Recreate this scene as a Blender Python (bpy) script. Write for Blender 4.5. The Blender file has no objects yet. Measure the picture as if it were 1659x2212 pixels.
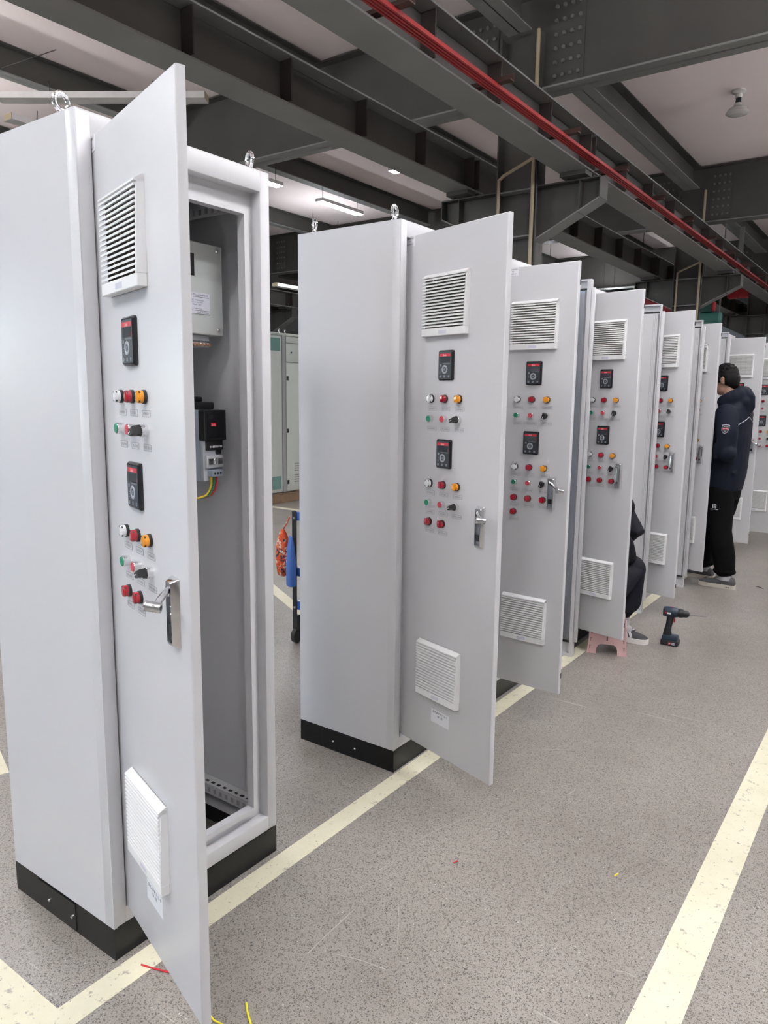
import bpy, bmesh, math, random
from mathutils import Vector, Matrix
from mathutils.geometry import tessellate_polygon
from mathutils.bvhtree import BVHTree
R = math.radians
PI = math.pi
random.seed(7)
sc = bpy.context.scene
COL = sc.collection

# ------------------------------------------------------------------ materials
MATS = {}
def nt(name):
    m = bpy.data.materials.new(name); m.use_nodes = True
    n = m.node_tree.nodes; l = m.node_tree.links
    return m, n, l, n['Principled BSDF']
def mat(name, col, rough=0.5, metal=0.0, bump=0.0, bscale=300.0, emit=0.0, ecol=None, coat=0.0, spec=None, var=0.0, vscale=3.0, trans=0.0, bdist=0.001, rvar=0.0):
    m, n, l, b = nt(name)
    c = (col[0], col[1], col[2], 1)
    b.inputs['Base Color'].default_value = c
    b.inputs['Roughness'].default_value = rough
    b.inputs['Metallic'].default_value = metal
    if coat: b.inputs['Coat Weight'].default_value = coat; b.inputs['Coat Roughness'].default_value = 0.08
    if spec is not None: b.inputs['Specular IOR Level'].default_value = spec
    if trans: b.inputs['Transmission Weight'].default_value = trans
    if emit:
        e = ecol or col
        b.inputs['Emission Color'].default_value = (e[0], e[1], e[2], 1); b.inputs['Emission Strength'].default_value = emit
    tc = n.new('ShaderNodeTexCoord')
    if var:
        nz = n.new('ShaderNodeTexNoise'); nz.inputs['Scale'].default_value = vscale; nz.inputs['Detail'].default_value = 6
        l.new(tc.outputs['Object'], nz.inputs['Vector'])
        mx = n.new('ShaderNodeMix'); mx.data_type = 'RGBA'
        mx.inputs[6].default_value = (col[0]*(1-var), col[1]*(1-var), col[2]*(1-var), 1)
        mx.inputs[7].default_value = (min(1, col[0]*(1+var)), min(1, col[1]*(1+var)), min(1, col[2]*(1+var)), 1)
        l.new(nz.outputs['Fac'], mx.inputs[0]); l.new(mx.outputs[2], b.inputs['Base Color'])
        if rvar:
            mr = n.new('ShaderNodeMapRange'); mr.inputs[3].default_value = max(.02, rough-rvar); mr.inputs[4].default_value = rough+rvar
            l.new(nz.outputs['Fac'], mr.inputs[0]); l.new(mr.outputs[0], b.inputs['Roughness'])
    if bump:
        nb = n.new('ShaderNodeTexNoise'); nb.inputs['Scale'].default_value = bscale; nb.inputs['Detail'].default_value = 2
        l.new(tc.outputs['Object'], nb.inputs['Vector'])
        bp = n.new('ShaderNodeBump'); bp.inputs['Strength'].default_value = bump; bp.inputs['Distance'].default_value = bdist
        l.new(nb.outputs['Fac'], bp.inputs['Height']); l.new(bp.outputs['Normal'], b.inputs['Normal'])
    MATS[name] = m
    return m

mat('paint', (0.625, 0.622, 0.638), 0.34, bump=0.30, bscale=520, bdist=0.00035)
mat('paint_far', (0.56, 0.60, 0.56), 0.42, bump=0.15, bscale=300)
mat('white_plastic', (0.86, 0.86, 0.85), 0.42)
mat('filter_mesh', (0.16, 0.14, 0.125), 0.9)
mat('rib_plastic', (0.30, 0.27, 0.24), 0.7)
mat('plinth_black', (0.006, 0.006, 0.0065), 0.28, bump=0.12, bscale=250, spec=0.3)
mat('black', (0.012, 0.012, 0.013), 0.45)
mat('black_gloss', (0.012, 0.013, 0.016), 0.18)
mat('keypad_face', (0.030, 0.034, 0.044), 0.38)
mat('key_grey', (0.36, 0.39, 0.43), 0.45)
mat('key_dark', (0.10, 0.11, 0.13), 0.5)
mat('brand_red', (0.62, 0.025, 0.045), 0.4)
mat('ink_white', (0.85, 0.85, 0.85), 0.5)
mat('ink', (0.035, 0.035, 0.045), 0.6)
mat('ink_grey', (0.20, 0.20, 0.22), 0.6)
mat('screen', (0.05, 0.06, 0.07), 0.05, spec=0.8)
mat('chrome', (0.80, 0.80, 0.81), 0.11, 1.0)
mat('satin_metal', (0.50, 0.50, 0.51), 0.28, 1.0)
mat('galvanised', (0.45, 0.49, 0.55), 0.34, 1.0, var=0.25, vscale=5)
mat('plate_grey', (0.40, 0.40, 0.41), 0.40, 0.35, var=0.06, vscale=4)
mat('lens_white', (0.86, 0.87, 0.88), 0.12, coat=0.6)
mat('lens_red', (0.42, 0.006, 0.022), 0.12, coat=0.6)
mat('lens_amber', (0.95, 0.36, 0.015), 0.12, coat=0.6)
mat('cap_green', (0.010, 0.26, 0.13), 0.42)
mat('cap_red', (0.55, 0.055, 0.085), 0.42)
mat('paper', (0.80, 0.81, 0.84), 0.6)
mat('sticker', (0.66, 0.66, 0.74), 0.45)
mat('steel_dark', (0.072, 0.068, 0.063), 0.55, var=0.25, vscale=1.6)
mat('stiffener_brown', (0.045, 0.034, 0.030), 0.7, var=0.3, vscale=4)
mat('bolt_steel', (0.16, 0.155, 0.15), 0.4)
mat('steel_edge', (0.235, 0.238, 0.232), 0.55, var=0.18, vscale=2.2)
mat('rust', (0.060, 0.030, 0.024), 0.8, var=0.3, vscale=8)
mat('rail_red', (0.34, 0.018, 0.020), 0.5)
mat('slab', (0.90, 0.805, 0.795), 0.9, var=0.07, vscale=0.5)
mat('wall_paint', (0.60, 0.60, 0.60), 0.8, var=0.06, vscale=0.7)
mat('clad_blue', (0.33, 0.37, 0.42), 0.5, var=0.08, vscale=0.8)
mat('alu', (0.80, 0.80, 0.80), 0.42, 0.35, var=0.12, vscale=6)
mat('conduit', (0.40, 0.33, 0.22), 0.45)
mat('led', (1, 1, 1), 0.5, emit=50.0, ecol=(0.915, 0.950, 1.0))
mat('ceiling_fill', (1, 1, 1), 0.5, emit=72.0, ecol=(1.0, 0.97, 0.95))  # glow of the strips added to brighten the ceiling
mat('lamp_glass', (0.62, 0.60, 0.58), 0.25)
mat('ceramic', (0.75, 0.73, 0.71), 0.4)
mat('teal_glass', (0.16, 0.30, 0.27), 0.12)
mat('wood', (0.20, 0.13, 0.075), 0.8, var=0.25, vscale=9)
mat('blue_plastic', (0.030, 0.11, 0.42), 0.4)
mat('bag_blue', (0.060, 0.155, 0.46), 0.5, bump=0.3, bscale=25, bdist=0.01)
mat('inverter_grey', (0.36, 0.41, 0.48), 0.5)
mat('inverter_light', (0.50, 0.53, 0.57), 0.5)
mat('filter_box', (0.50, 0.52, 0.51), 0.45)
mat('clear_plastic', (0.62, 0.63, 0.65), 0.10, coat=0.8)
mat('copper', (0.70, 0.42, 0.30), 0.35, 0.8)
mat('wire_yellow', (0.75, 0.52, 0.02), 0.45)
mat('wire_green', (0.02, 0.26, 0.13), 0.45)
mat('wire_red', (0.55, 0.02, 0.03), 0.45)
mat('wire_bright', (0.85, 0.74, 0.02), 0.45)
mat('jacket', (0.0045, 0.0075, 0.018), 0.75, spec=0.25, bump=0.35, bscale=9, bdist=0.02)
mat('jacket_trim', (0.50, 0.52, 0.55), 0.5)
mat('trousers', (0.0030, 0.0030, 0.0036), 0.9, spec=0.12, bump=0.3, bscale=11, bdist=0.015)
mat('coat_dark', (0.0055, 0.0062, 0.0115), 0.75, spec=0.2, bump=0.35, bscale=10, bdist=0.02)
mat('skin', (0.42, 0.245, 0.175), 0.5)
mat('hair', (0.0035, 0.003, 0.003), 0.6, spec=0.2, bump=0.6, bscale=160, bdist=0.004)
mat('shoe_grey', (0.075, 0.075, 0.078), 0.85, bump=0.2, bscale=200)
mat('shoe_dark', (0.030, 0.031, 0.034), 0.7)
mat('sole', (0.58, 0.54, 0.47), 0.6)
mat('sole_white', (0.75, 0.74, 0.72), 0.55)
mat('sock', (0.40, 0.40, 0.42), 0.9)
mat('pink', (0.62, 0.40, 0.39), 0.5)
mat('pink_dark', (0.10, 0.06, 0.06), 0.6)
mat('tool_blue', (0.014, 0.030, 0.055), 0.45)
mat('tool_black', (0.010, 0.011, 0.013), 0.5)
mat('tool_red', (0.40, 0.02, 0.03), 0.4)
mat('machine_green', (0.020, 0.085, 0.070), 0.5)
mat('machine_teal', (0.06, 0.20, 0.17), 0.45)
mat('board_red', (0.26, 0.012, 0.018), 0.6)
mat('hoist_red', (0.45, 0.015, 0.025), 0.45)
mat('glass_day', (0.8, 0.85, 0.9), 0.05, trans=1.0)
mat('rubber', (0.015, 0.015, 0.015), 0.7)

def floral():
    m, n, l, b = nt('floral')
    tc = n.new('ShaderNodeTexCoord'); v = n.new('ShaderNodeTexVoronoi'); v.inputs['Scale'].default_value = 80
    l.new(tc.outputs['Object'], v.inputs['Vector'])
    s = n.new('ShaderNodeSeparateColor'); l.new(v.outputs['Color'], s.inputs[0])
    r = n.new('ShaderNodeValToRGB'); r.color_ramp.interpolation = 'CONSTANT'
    e = r.color_ramp.elements
    e[0].position = 0; e[0].color = (0.62, 0.07, 0.02, 1); e[1].position = 0.45; e[1].color = (0.03, 0.03, 0.06, 1)
    x = e.new(0.62); x.color = (0.62, 0.55, 0.45, 1); x = e.new(0.78); x.color = (0.70, 0.16, 0.03, 1)
    l.new(s.outputs[0], r.inputs[0]); l.new(r.outputs[0], b.inputs['Base Color']); b.inputs['Roughness'].default_value = 0.7
    MATS['floral'] = m
floral()

def floor_mat():
    m, n, l, b = nt('terrazzo')
    tc = n.new('ShaderNodeTexCoord')
    def noise(scale, det=5, rough=0.55):
        z = n.new('ShaderNodeTexNoise'); z.inputs['Scale'].default_value = scale; z.inputs['Detail'].default_value = det
        z.inputs['Roughness'].default_value = rough
        l.new(tc.outputs['Object'], z.inputs['Vector']); return z.outputs['Fac']
    def ramp(fac, p0, p1, c0=(0, 0, 0, 1), c1=(1, 1, 1, 1)):
        r = n.new('ShaderNodeValToRGB'); e = r.color_ramp.elements
        e[0].position = p0; e[1].position = p1; e[0].color = c0; e[1].color = c1
        l.new(fac, r.inputs[0]); return r.outputs[0]
    def mix(f, a, bb):
        x = n.new('ShaderNodeMix'); x.data_type = 'RGBA'
        if isinstance(f, float): x.inputs[0].default_value = f
        else: l.new(f, x.inputs[0])
        for i, s in ((6, a), (7, bb)):
            if isinstance(s, tuple): x.inputs[i].default_value = s
            else: l.new(s, x.inputs[i])
        return x.outputs[2]
    def math_(op, a, bb):
        x = n.new('ShaderNodeMath'); x.operation = op
        for i, s in ((0, a), (1, bb)):
            if isinstance(s, (int, float)): x.inputs[i].default_value = s
            else: l.new(s, x.inputs[i])
        return x.outputs[0]
    base = mix(ramp(noise(1.3), 0.35, 0.68), (0.232, 0.209, 0.184, 1), (0.345, 0.320, 0.289, 1))
    base = mix(ramp(noise(7.0, 8, 0.65), 0.30, 0.75), base, (0.318, 0.296, 0.268, 1))
    def specks(scale, rad, keep, colr, base, seed):
        mp = n.new('ShaderNodeMapping'); mp.inputs['Location'].default_value = (seed, seed*1.7, 0)
        l.new(tc.outputs['Object'], mp.inputs['Vector'])
        v = n.new('ShaderNodeTexVoronoi'); v.voronoi_dimensions = '2D'; v.inputs['Scale'].default_value = scale
        l.new(mp.outputs[0], v.inputs['Vector'])
        s = n.new('ShaderNodeSeparateColor'); l.new(v.outputs['Color'], s.inputs[0])
        thr = math_('MULTIPLY', s.outputs[1], rad)
        inside = math_('LESS_THAN', v.outputs['Distance'], thr)
        kept = math_('LESS_THAN', s.outputs[0], keep)
        return mix(math_('MULTIPLY', inside, kept), base, colr)
    base = specks(430, 0.55, 0.60, (0.150, 0.135, 0.120, 1), base, 0.3)
    base = specks(215, 0.55, 0.50, (0.115, 0.103, 0.092, 1), base, 1.9)
    base = specks(140, 0.45, 0.05, (0.070, 0.065, 0.075, 1), base, 3.1)
    base = specks(120, 0.30, 0.04, (0.46, 0.44, 0.41, 1), base, 5.3)
    # scuffs: long thin pale scratches
    mp = n.new('ShaderNodeMapping'); mp.inputs['Rotation'].default_value = (0, 0, 0.9); mp.inputs['Scale'].default_value = (1.4, 22, 1)
    l.new(tc.outputs['Object'], mp.inputs['Vector'])
    z = n.new('ShaderNodeTexNoise'); z.inputs['Scale'].default_value = 1.7; z.inputs['Detail'].default_value = 3
    l.new(mp.outputs[0], z.inputs['Vector'])
    base = mix(math_('MULTIPLY', ramp(z.outputs['Fac'], 0.70, 0.74), 0.35), base, (0.60, 0.58, 0.55, 1))
    l.new(base, b.inputs['Base Color'])
    rr = n.new('ShaderNodeMapRange'); rr.inputs[3].default_value = 0.22; rr.inputs[4].default_value = 0.46
    l.new(noise(2.2, 7, 0.6), rr.inputs[0]); l.new(rr.outputs[0], b.inputs['Roughness'])
    bp = n.new('ShaderNodeBump'); bp.inputs['Strength'].default_value = 0.12; bp.inputs['Distance'].default_value = 0.002
    l.new(noise(60, 4), bp.inputs['Height']); l.new(bp.outputs[0], b.inputs['Normal'])
    MATS['terrazzo'] = m
floor_mat()

def line_mat():
    m, n, l, b = nt('line_paint')
    tc = n.new('ShaderNodeTexCoord')
    def noise(scale, det, lo, hi):
        z = n.new('ShaderNodeTexNoise'); z.inputs['Scale'].default_value = scale; z.inputs['Detail'].default_value = det; z.inputs['Roughness'].default_value = 0.7
        l.new(tc.outputs['Object'], z.inputs['Vector'])
        r = n.new('ShaderNodeValToRGB'); r.color_ramp.elements[0].position = lo; r.color_ramp.elements[1].position = hi
        l.new(z.outputs['Fac'], r.inputs[0]); return r.outputs[0]
    def mix(f, a, bb):
        x = n.new('ShaderNodeMix'); x.data_type = 'RGBA'; l.new(f, x.inputs[0])
        for i, s in ((6, a), (7, bb)):
            if isinstance(s, tuple): x.inputs[i].default_value = s
            else: l.new(s, x.inputs[i])
        return x.outputs[2]
    c = mix(noise(6, 6, 0.3, 0.75), (0.68, 0.640, 0.47, 1), (0.77, 0.735, 0.57, 1))
    c = mix(noise(26, 9, 0.585, 0.64), c, (0.42, 0.385, 0.31, 1))
    c = mix(noise(60, 8, 0.62, 0.66), c, (0.26, 0.23, 0.20, 1))
    l.new(c, b.inputs['Base Color']); b.inputs['Roughness'].default_value = 0.5
    MATS['line_paint'] = m
line_mat()

# ------------------------------------------------------------------ mesh builder
TXT = {}
def text_geo(body, shear=0.0):
    k = (body, shear)
    if k not in TXT:
        c = bpy.data.curves.new('t', 'FONT'); c.body = body; c.align_x = 'CENTER'; c.align_y = 'CENTER'; c.shear = shear; c.resolution_u = 2
        o = bpy.data.objects.new('t', c); COL.objects.link(o)
        dg = bpy.context.evaluated_depsgraph_get(); dg.update()
        m = bpy.data.meshes.new_from_object(o.evaluated_get(dg))
        vs = [(v.co.x, v.co.y) for v in m.vertices]; fs = [tuple(p.vertices) for p in m.polygons]
        bpy.data.objects.remove(o); bpy.data.curves.remove(c); bpy.data.meshes.remove(m)
        x0 = min(v[0] for v in vs); x1 = max(v[0] for v in vs); y0 = min(v[1] for v in vs); y1 = max(v[1] for v in vs)
        TXT[k] = ([(v[0]-(x0+x1)/2, v[1]-(y0+y1)/2) for v in vs], fs, x1-x0, y1-y0)
    return TXT[k]

class MB:
    def __init__(s):
        s.v = []; s.f = []; s.mi = []; s.mats = []; s.M = None
    def m(s, name):
        if name not in s.mats: s.mats.append(name)
        return s.mats.index(name)
    def add(s, vs, fs, mt):
        k = s.m(mt); o = len(s.v)
        for p in vs:
            p = Vector(p)
            if s.M is not None: p = s.M @ p
            s.v.append(p)
        for f in fs:
            s.f.append([i+o for i in f]); s.mi.append(k)
        return s
    def box(s, x0, x1, y0, y1, z0, z1, mt, bev=0.0, seg=2):
        if bev <= 0:
            vs = [(x, y, z) for z in (z0, z1) for y in (y0, y1) for x in (x0, x1)]
            fs = [(0, 2, 3, 1), (4, 5, 7, 6), (0, 1, 5, 4), (2, 6, 7, 3), (0, 4, 6, 2), (1, 3, 7, 5)]
            return s.add(vs, fs, mt)
        b = bmesh.new(); bmesh.ops.create_cube(b, size=1)
        for v in b.verts:
            v.co = Vector(((x0+x1)/2+v.co.x*(x1-x0), (y0+y1)/2+v.co.y*(y1-y0), (z0+z1)/2+v.co.z*(z1-z0)))
        bmesh.ops.bevel(b, geom=list(b.edges), offset=bev, segments=seg, profile=0.5, affect='EDGES')
        b.verts.ensure_lookup_table(); b.verts.index_update()
        s.add([v.co.copy() for v in b.verts], [[v.index for v in f.verts] for f in b.faces], mt); b.free()
        return s
    def obox(s, c, ax, ay, az, mt, bev=0.0):       # oriented box: centre and three half vectors
        old = s.M
        c, ax, ay, az = Vector(c), Vector(ax), Vector(ay), Vector(az)
        L = (ax.length, ay.length, az.length)
        T = Matrix((ax/L[0], ay/L[1], az/L[2])).transposed().to_4x4(); T.translation = c
        s.M = T if old is None else old @ T
        s.box(-L[0], L[0], -L[1], L[1], -L[2], L[2], mt, bev); s.M = old
        return s
    def bar(s, a, b, w, h, mt, up=(0, 0, 1), bev=0.0):
        a, b = Vector(a), Vector(b); d = b-a; L = d.length; d.normalize()
        u = Vector(up); x = d.cross(u)
        if x.length < 1e-5: x = d.cross(Vector((1, 0, 0)))
        x.normalize(); u = x.cross(d)
        return s.obox((a+b)/2, d*L/2, x*w/2, u*h/2, mt, bev)
    def rings(s, rings, mt, cap=True, close=False):
        n = len(rings[0]); vs = [p for r in rings for p in r]; fs = []
        m = len(rings)
        for i in range(m-1 if not close else m):
            j = (i+1) % m
            for k in range(n):
                fs.append((i*n+k, i*n+(k+1) % n, j*n+(k+1) % n, j*n+k))
        if cap and not close:
            fs.append(tuple(reversed(range(n)))); fs.append(tuple((m-1)*n+k for k in range(n)))
        return s.add(vs, fs, mt)
    def tube(s, pts, r, mt, seg=10, rs=None, cap=True):
        pts = [Vector(p) for p in pts]; out = []; n = len(pts); prev = None
        for i, p in enumerate(pts):
            d = (pts[min(i+1, n-1)]-pts[max(i-1, 0)]).normalized()
            if prev is None:
                x = d.cross(Vector((0, 0, 1)))
                if x.length < 1e-4: x = d.cross(Vector((1, 0, 0)))
            else: x = prev - d*prev.dot(d)
            x.normalize(); prev = x; y = d.cross(x)
            rr = rs[i] if rs else r
            out.append([p+x*math.cos(2*PI*k/seg)*rr+y*math.sin(2*PI*k/seg)*rr for k in range(seg)])
        return s.rings(out, mt, cap)
    def cyl(s, a, b, r, mt, seg=20, r2=None):
        return s.tube([a, b], r, mt, seg, rs=[r, r if r2 is None else r2])
    def lathe(s, prof, org, axis, mts, seg=24):     # prof: (radius, height along axis)
        ax = Vector(axis).normalized(); x = ax.cross(Vector((0, 0, 1)))
        if x.length < 1e-4: x = Vector((1, 0, 0))
        x.normalize(); y = ax.cross(x); org = Vector(org)
        rg = [[org+ax*h+(x*math.cos(2*PI*k/seg)+y*math.sin(2*PI*k/seg))*max(r, 1e-5) for k in range(seg)] for r, h in prof]
        for i in range(len(prof)-1):
            mt = mts if isinstance(mts, str) else mts[i]
            s.rings([rg[i], rg[i+1]], mt, cap=False)
        return s
    def prism(s, outer, holes, P, mt, depth):       # P(u,v,w) -> point; polygon in (u,v) extruded along w from 0 to depth
        loops = [outer]+list(holes)
        tri = tessellate_polygon([[Vector((u, v, 0)) for u, v in L] for L in loops])
        flat = [p for L in loops for p in L]; n = len(flat)
        vs = [P(u, v, 0) for u, v in flat]+[P(u, v, depth) for u, v in flat]
        fs = [tuple(t) for t in tri]+[tuple(i+n for i in reversed(t)) for t in tri]
        o = 0
        for L in loops:
            k = len(L)
            for i in range(k): fs.append((o+i, o+(i+1) % k, n+o+(i+1) % k, n+o+i))
            o += k
        return s.add(vs, fs, mt)
    def ball(s, c, r, mt, M=None, n=16, m=10):
        c = Vector(c); r = (r, r, r) if isinstance(r, (int, float)) else r
        M = M or Matrix.Identity(3); rg = []
        for i in range(m+1):
            t = PI*i/m; st = max(math.sin(t), 1e-3)
            rg.append([c+M @ Vector((r[0]*st*math.cos(2*PI*k/n), r[1]*st*math.sin(2*PI*k/n), r[2]*math.cos(t))) for k in range(n)])
        return s.rings(rg, mt)
    def text(s, body, cx, cz, h, mt, y, w=None, shear=0.0):   # written in the x-z plane at depth y, facing -y
        vs, fs, tw, th = text_geo(body, shear)
        k = h/th; kx = (w/tw) if w else k
        return s.add([(cx+a*kx, y, cz+b*k) for a, b in vs], fs, mt)
    def mesh(s, name, smooth=35):
        me = bpy.data.meshes.new(name)
        me.from_pydata([tuple(p) for p in s.v], [], s.f)
        for k in s.mats: me.materials.append(MATS[k])
        me.polygons.foreach_set('material_index', s.mi)
        b = bmesh.new(); b.from_mesh(me); bmesh.ops.recalc_face_normals(b, faces=b.faces); b.to_mesh(me); b.free()
        me.polygons.foreach_set('use_smooth', [True]*len(me.polygons))
        me.set_sharp_from_angle(angle=R(smooth)); me.update()
        return me
    def build(s, name, parent=None, loc=(0, 0, 0), rz=0.0, smooth=35, **kw):
        return put(name, s.mesh(name, smooth), parent, loc, rz, **kw)

def put(name, me, parent=None, loc=(0, 0, 0), rz=0.0, label=None, cat=None, group=None, kind=None):
    o = bpy.data.objects.new(name, me); COL.objects.link(o)
    o.location = loc; o.rotation_euler = (0, 0, rz)
    if parent is not None: o.parent = parent
    if label: o['label'] = label
    if cat: o['category'] = cat
    if group: o['group'] = group
    if kind: o['kind'] = kind
    return o
def thing(name, label, cat, loc=(0, 0, 0), rz=0.0, group=None):
    return put(name, None, None, loc, rz, label, cat, group)

def fuse(mb, name, voxel, smooth=4, parent=None, loc=(0, 0, 0), **kw):
    me = mb.mesh('tmp'); o = bpy.data.objects.new('tmp', me); COL.objects.link(o)
    md = o.modifiers.new('r', 'REMESH'); md.mode = 'VOXEL'; md.voxel_size = voxel
    ms = o.modifiers.new('s', 'SMOOTH'); ms.iterations = smooth; ms.factor = 0.6
    dg = bpy.context.evaluated_depsgraph_get(); dg.update()
    nm = bpy.data.meshes.new_from_object(o.evaluated_get(dg)); nm.name = name
    bpy.data.objects.remove(o)
    nm.materials.clear(); nm.materials.append(MATS[mb.mats[0]])
    nm.polygons.foreach_set('use_smooth', [True]*len(nm.polygons))
    return put(name, nm, parent, loc, **kw)

def rrect(cx, cy, w, h, r, n=4):
    pts = []
    for sx, sy, a0 in ((1, 1, 0), (-1, 1, 90), (-1, -1, 180), (1, -1, 270)):
        for k in range(n+1):
            a = R(a0+90*k/n); pts.append((cx+sx*(w/2-r)+r*math.cos(a), cy+sy*(h/2-r)+r*math.sin(a)))
    return pts

# ------------------------------------------------------------------ camera
F_PX = 1602.776; CAMP = Vector((1.5748, -1.0088, 1.4705)); YAW, PIT, ROL = -0.62379, -0.15478, 0.011684
fw = Vector((math.sin(YAW)*math.cos(PIT), math.cos(YAW)*math.cos(PIT), math.sin(PIT)))
rt = Vector((math.cos(YAW), -math.sin(YAW), 0)); up = rt.cross(fw)
rt, up = rt*math.cos(ROL)+up*math.sin(ROL), -rt*math.sin(ROL)+up*math.cos(ROL)
cam = bpy.data.cameras.new('camera'); co = bpy.data.objects.new('camera', cam); COL.objects.link(co)
Mx = Matrix((rt, up, -fw)).transposed().to_4x4(); Mx.translation = CAMP; co.matrix_world = Mx
cam.sensor_fit = 'VERTICAL'; cam.sensor_height = 24.0; cam.lens = 24.0*F_PX/2212.0
cam.clip_start = 0.05; cam.clip_end = 200
sc.camera = co

# ------------------------------------------------------------------ hall shell
X0, X1, Y0, Y1, ZS = -22.0, 12.0, -12.0, 32.0, 6.0
f = MB().box(X0-.3, X1+.3, Y0-.3, Y1+.3, -0.2, 0, 'terrazzo').build('floor', kind='structure')
ln = [("worn cream line along the cabinet fronts", .022, .097, -.28, 24.0), ("worn cream line along the aisle side", 1.142, 1.250, -3.0, 24.0),
      ("cream cross line in front of the first cabinet", -6.0, .022, -.28, -.176), ("cream line on the floor behind the row", -6.4, -2.0, 6.0, 6.09)]
for lb, a, b, c, d in ln:
    MB().box(a, b, c, d, 0.0, 0.0012, 'line_paint').build('painted_line', f, label=lb)
MB().bar((-7.0, 5.6, 0.0006), (-1.2, 2.35, 0.0006), .085, .0012, 'line_paint').build('painted_line', f, label="cream line running off between the first two cabinets")
MB().bar((-1.2, .3, 0.0006), (-6.0, 1.9, 0.0006), .085, .0012, 'line_paint').build('painted_line', f)
# pale scratches and scuffs in the terrazzo
mat('scuff', (0.42, 0.40, 0.37), 0.7, var=0.2, vscale=30)
mb = MB(); rs_ = random.Random(5)
for pl_ in [[(0.343, 0.926), (0.358, 1.004), (0.399, 1.123)], [(0.386, 0.319), (0.382, 0.391), (0.379, 0.528)], [(0.451, 0.362), (0.515, 0.384), (0.585, 0.397)], [(-0.291, 0.921), (-0.265, 0.984), (-0.263, 1.022)], [(0.317, 1.651), (0.344, 1.682), (0.385, 1.683)], [(0.373, 1.756), (0.434, 1.807), (0.494, 1.847)], [(0.965, 1.121), (0.983, 1.177), (1.001, 1.219)], [(1.068, 0.75), (1.089, 0.762), (1.116, 0.759)], [(0.635, 1.513), (0.64, 1.546), (0.638, 1.566)], [(0.868, 2.211), (0.909, 2.162), (0.949, 2.151)], [(1.036, 2.301), (1.083, 2.294), (1.129, 2.292)], [(0.464, 0.629), (0.511, 0.566), (0.558, 0.489)], [(0.457, 1.4), (0.459, 1.423), (0.462, 1.437)], [(0.331, 0.718), (0.335, 0.75), (0.333, 0.771)]]:
    q = [Vector((a, b_, .0008)) for a, b_ in pl_]; wd = rs_.uniform(.0012, .0026)
    for a, b_ in zip(q, q[1:]): mb.bar(a, b_, wd, .0008, 'scuff')
mb.build('scuff_mark', f)
MB().box(X0-.3, X1+.3, Y0-.3, Y1+.3, ZS, ZS+.2, 'slab').build('ceiling', kind='structure')
def wall_with_windows(name, axis, pos, out, a0, a1, wins, mt='wall_paint', z1=ZS):
    mb = MB()
    P = (lambda u, v, w: (pos+out*w, u, v)) if axis == 0 else (lambda u, v, w: (u, pos+out*w, v))
    mb.prism([(a0, 0), (a1, 0), (a1, z1), (a0, z1)], [[(p, q), (p, s), (r, s), (r, q)] for p, r, q, s in wins], P, mt, 0.25)
    w = mb.build(name, kind='structure')
    return w, P
wins_left = [(-11.4+3.4*k, -8.6+3.4*k, 1.1, 4.3) for k in range(2)]
WN = 0
def windows(P, wins):
    global WN
    for p, r, q, s in wins:
        WN += 1
        mb = MB(); t = .06
        mb.prism([(p, q), (r, q), (r, s), (p, s)], [[(p+t, q+t), (p+t, s-t), (r-t, s-t), (r-t, q+t)]], P, 'alu', .08)
        mid = (p+r)/2
        mb.prism([(mid-.03, q+t), (mid+.03, q+t), (mid+.03, s-t), (mid-.03, s-t)], [], P, 'alu', .07)
        w = mb.build('window_%d' % WN, kind='structure')
        MB().prism([(p+t, q+t), (r-t, q+t), (r-t, s-t), (p+t, s-t)], [], lambda u, v, ww: P(u, v, .03+ww), 'glass_day', .006).build('pane', w)
w, P = wall_with_windows('wall_left', 0, X0, -1, Y0, Y1, wins_left); windows(P, wins_left)
w, P = wall_with_windows('wall_right', 0, X1, 1, Y0, Y1, [])
wf = [(-9.0+4*k, -6.2+4*k, 1.1, 4.3) for k in range(2)]
w, P = wall_with_windows('wall_front', 1, Y0, -1, X0, X1, wf); windows(P, wf)
w, P = wall_with_windows('wall_back', 1, Y1, 1, X0, X1, [], mt='clad_blue')
# blue-grey partition panels high at the end of the hall, seen over the far cabinets
part = MB()
for k in range(12):
    x = -8.2+k*.74
    part.box(x+.03, x+.71, 23.9, 23.94, 2.35, 3.05, 'clad_blue')
    part.box(x+.03, x+.71, 23.9, 23.94, 3.18, 4.00, 'clad_blue')
part.box(-8.2, .7, 23.94, 24.0, 0, 4.1, 'steel_edge')
part.build('partition_wall', kind='structure')

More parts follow.
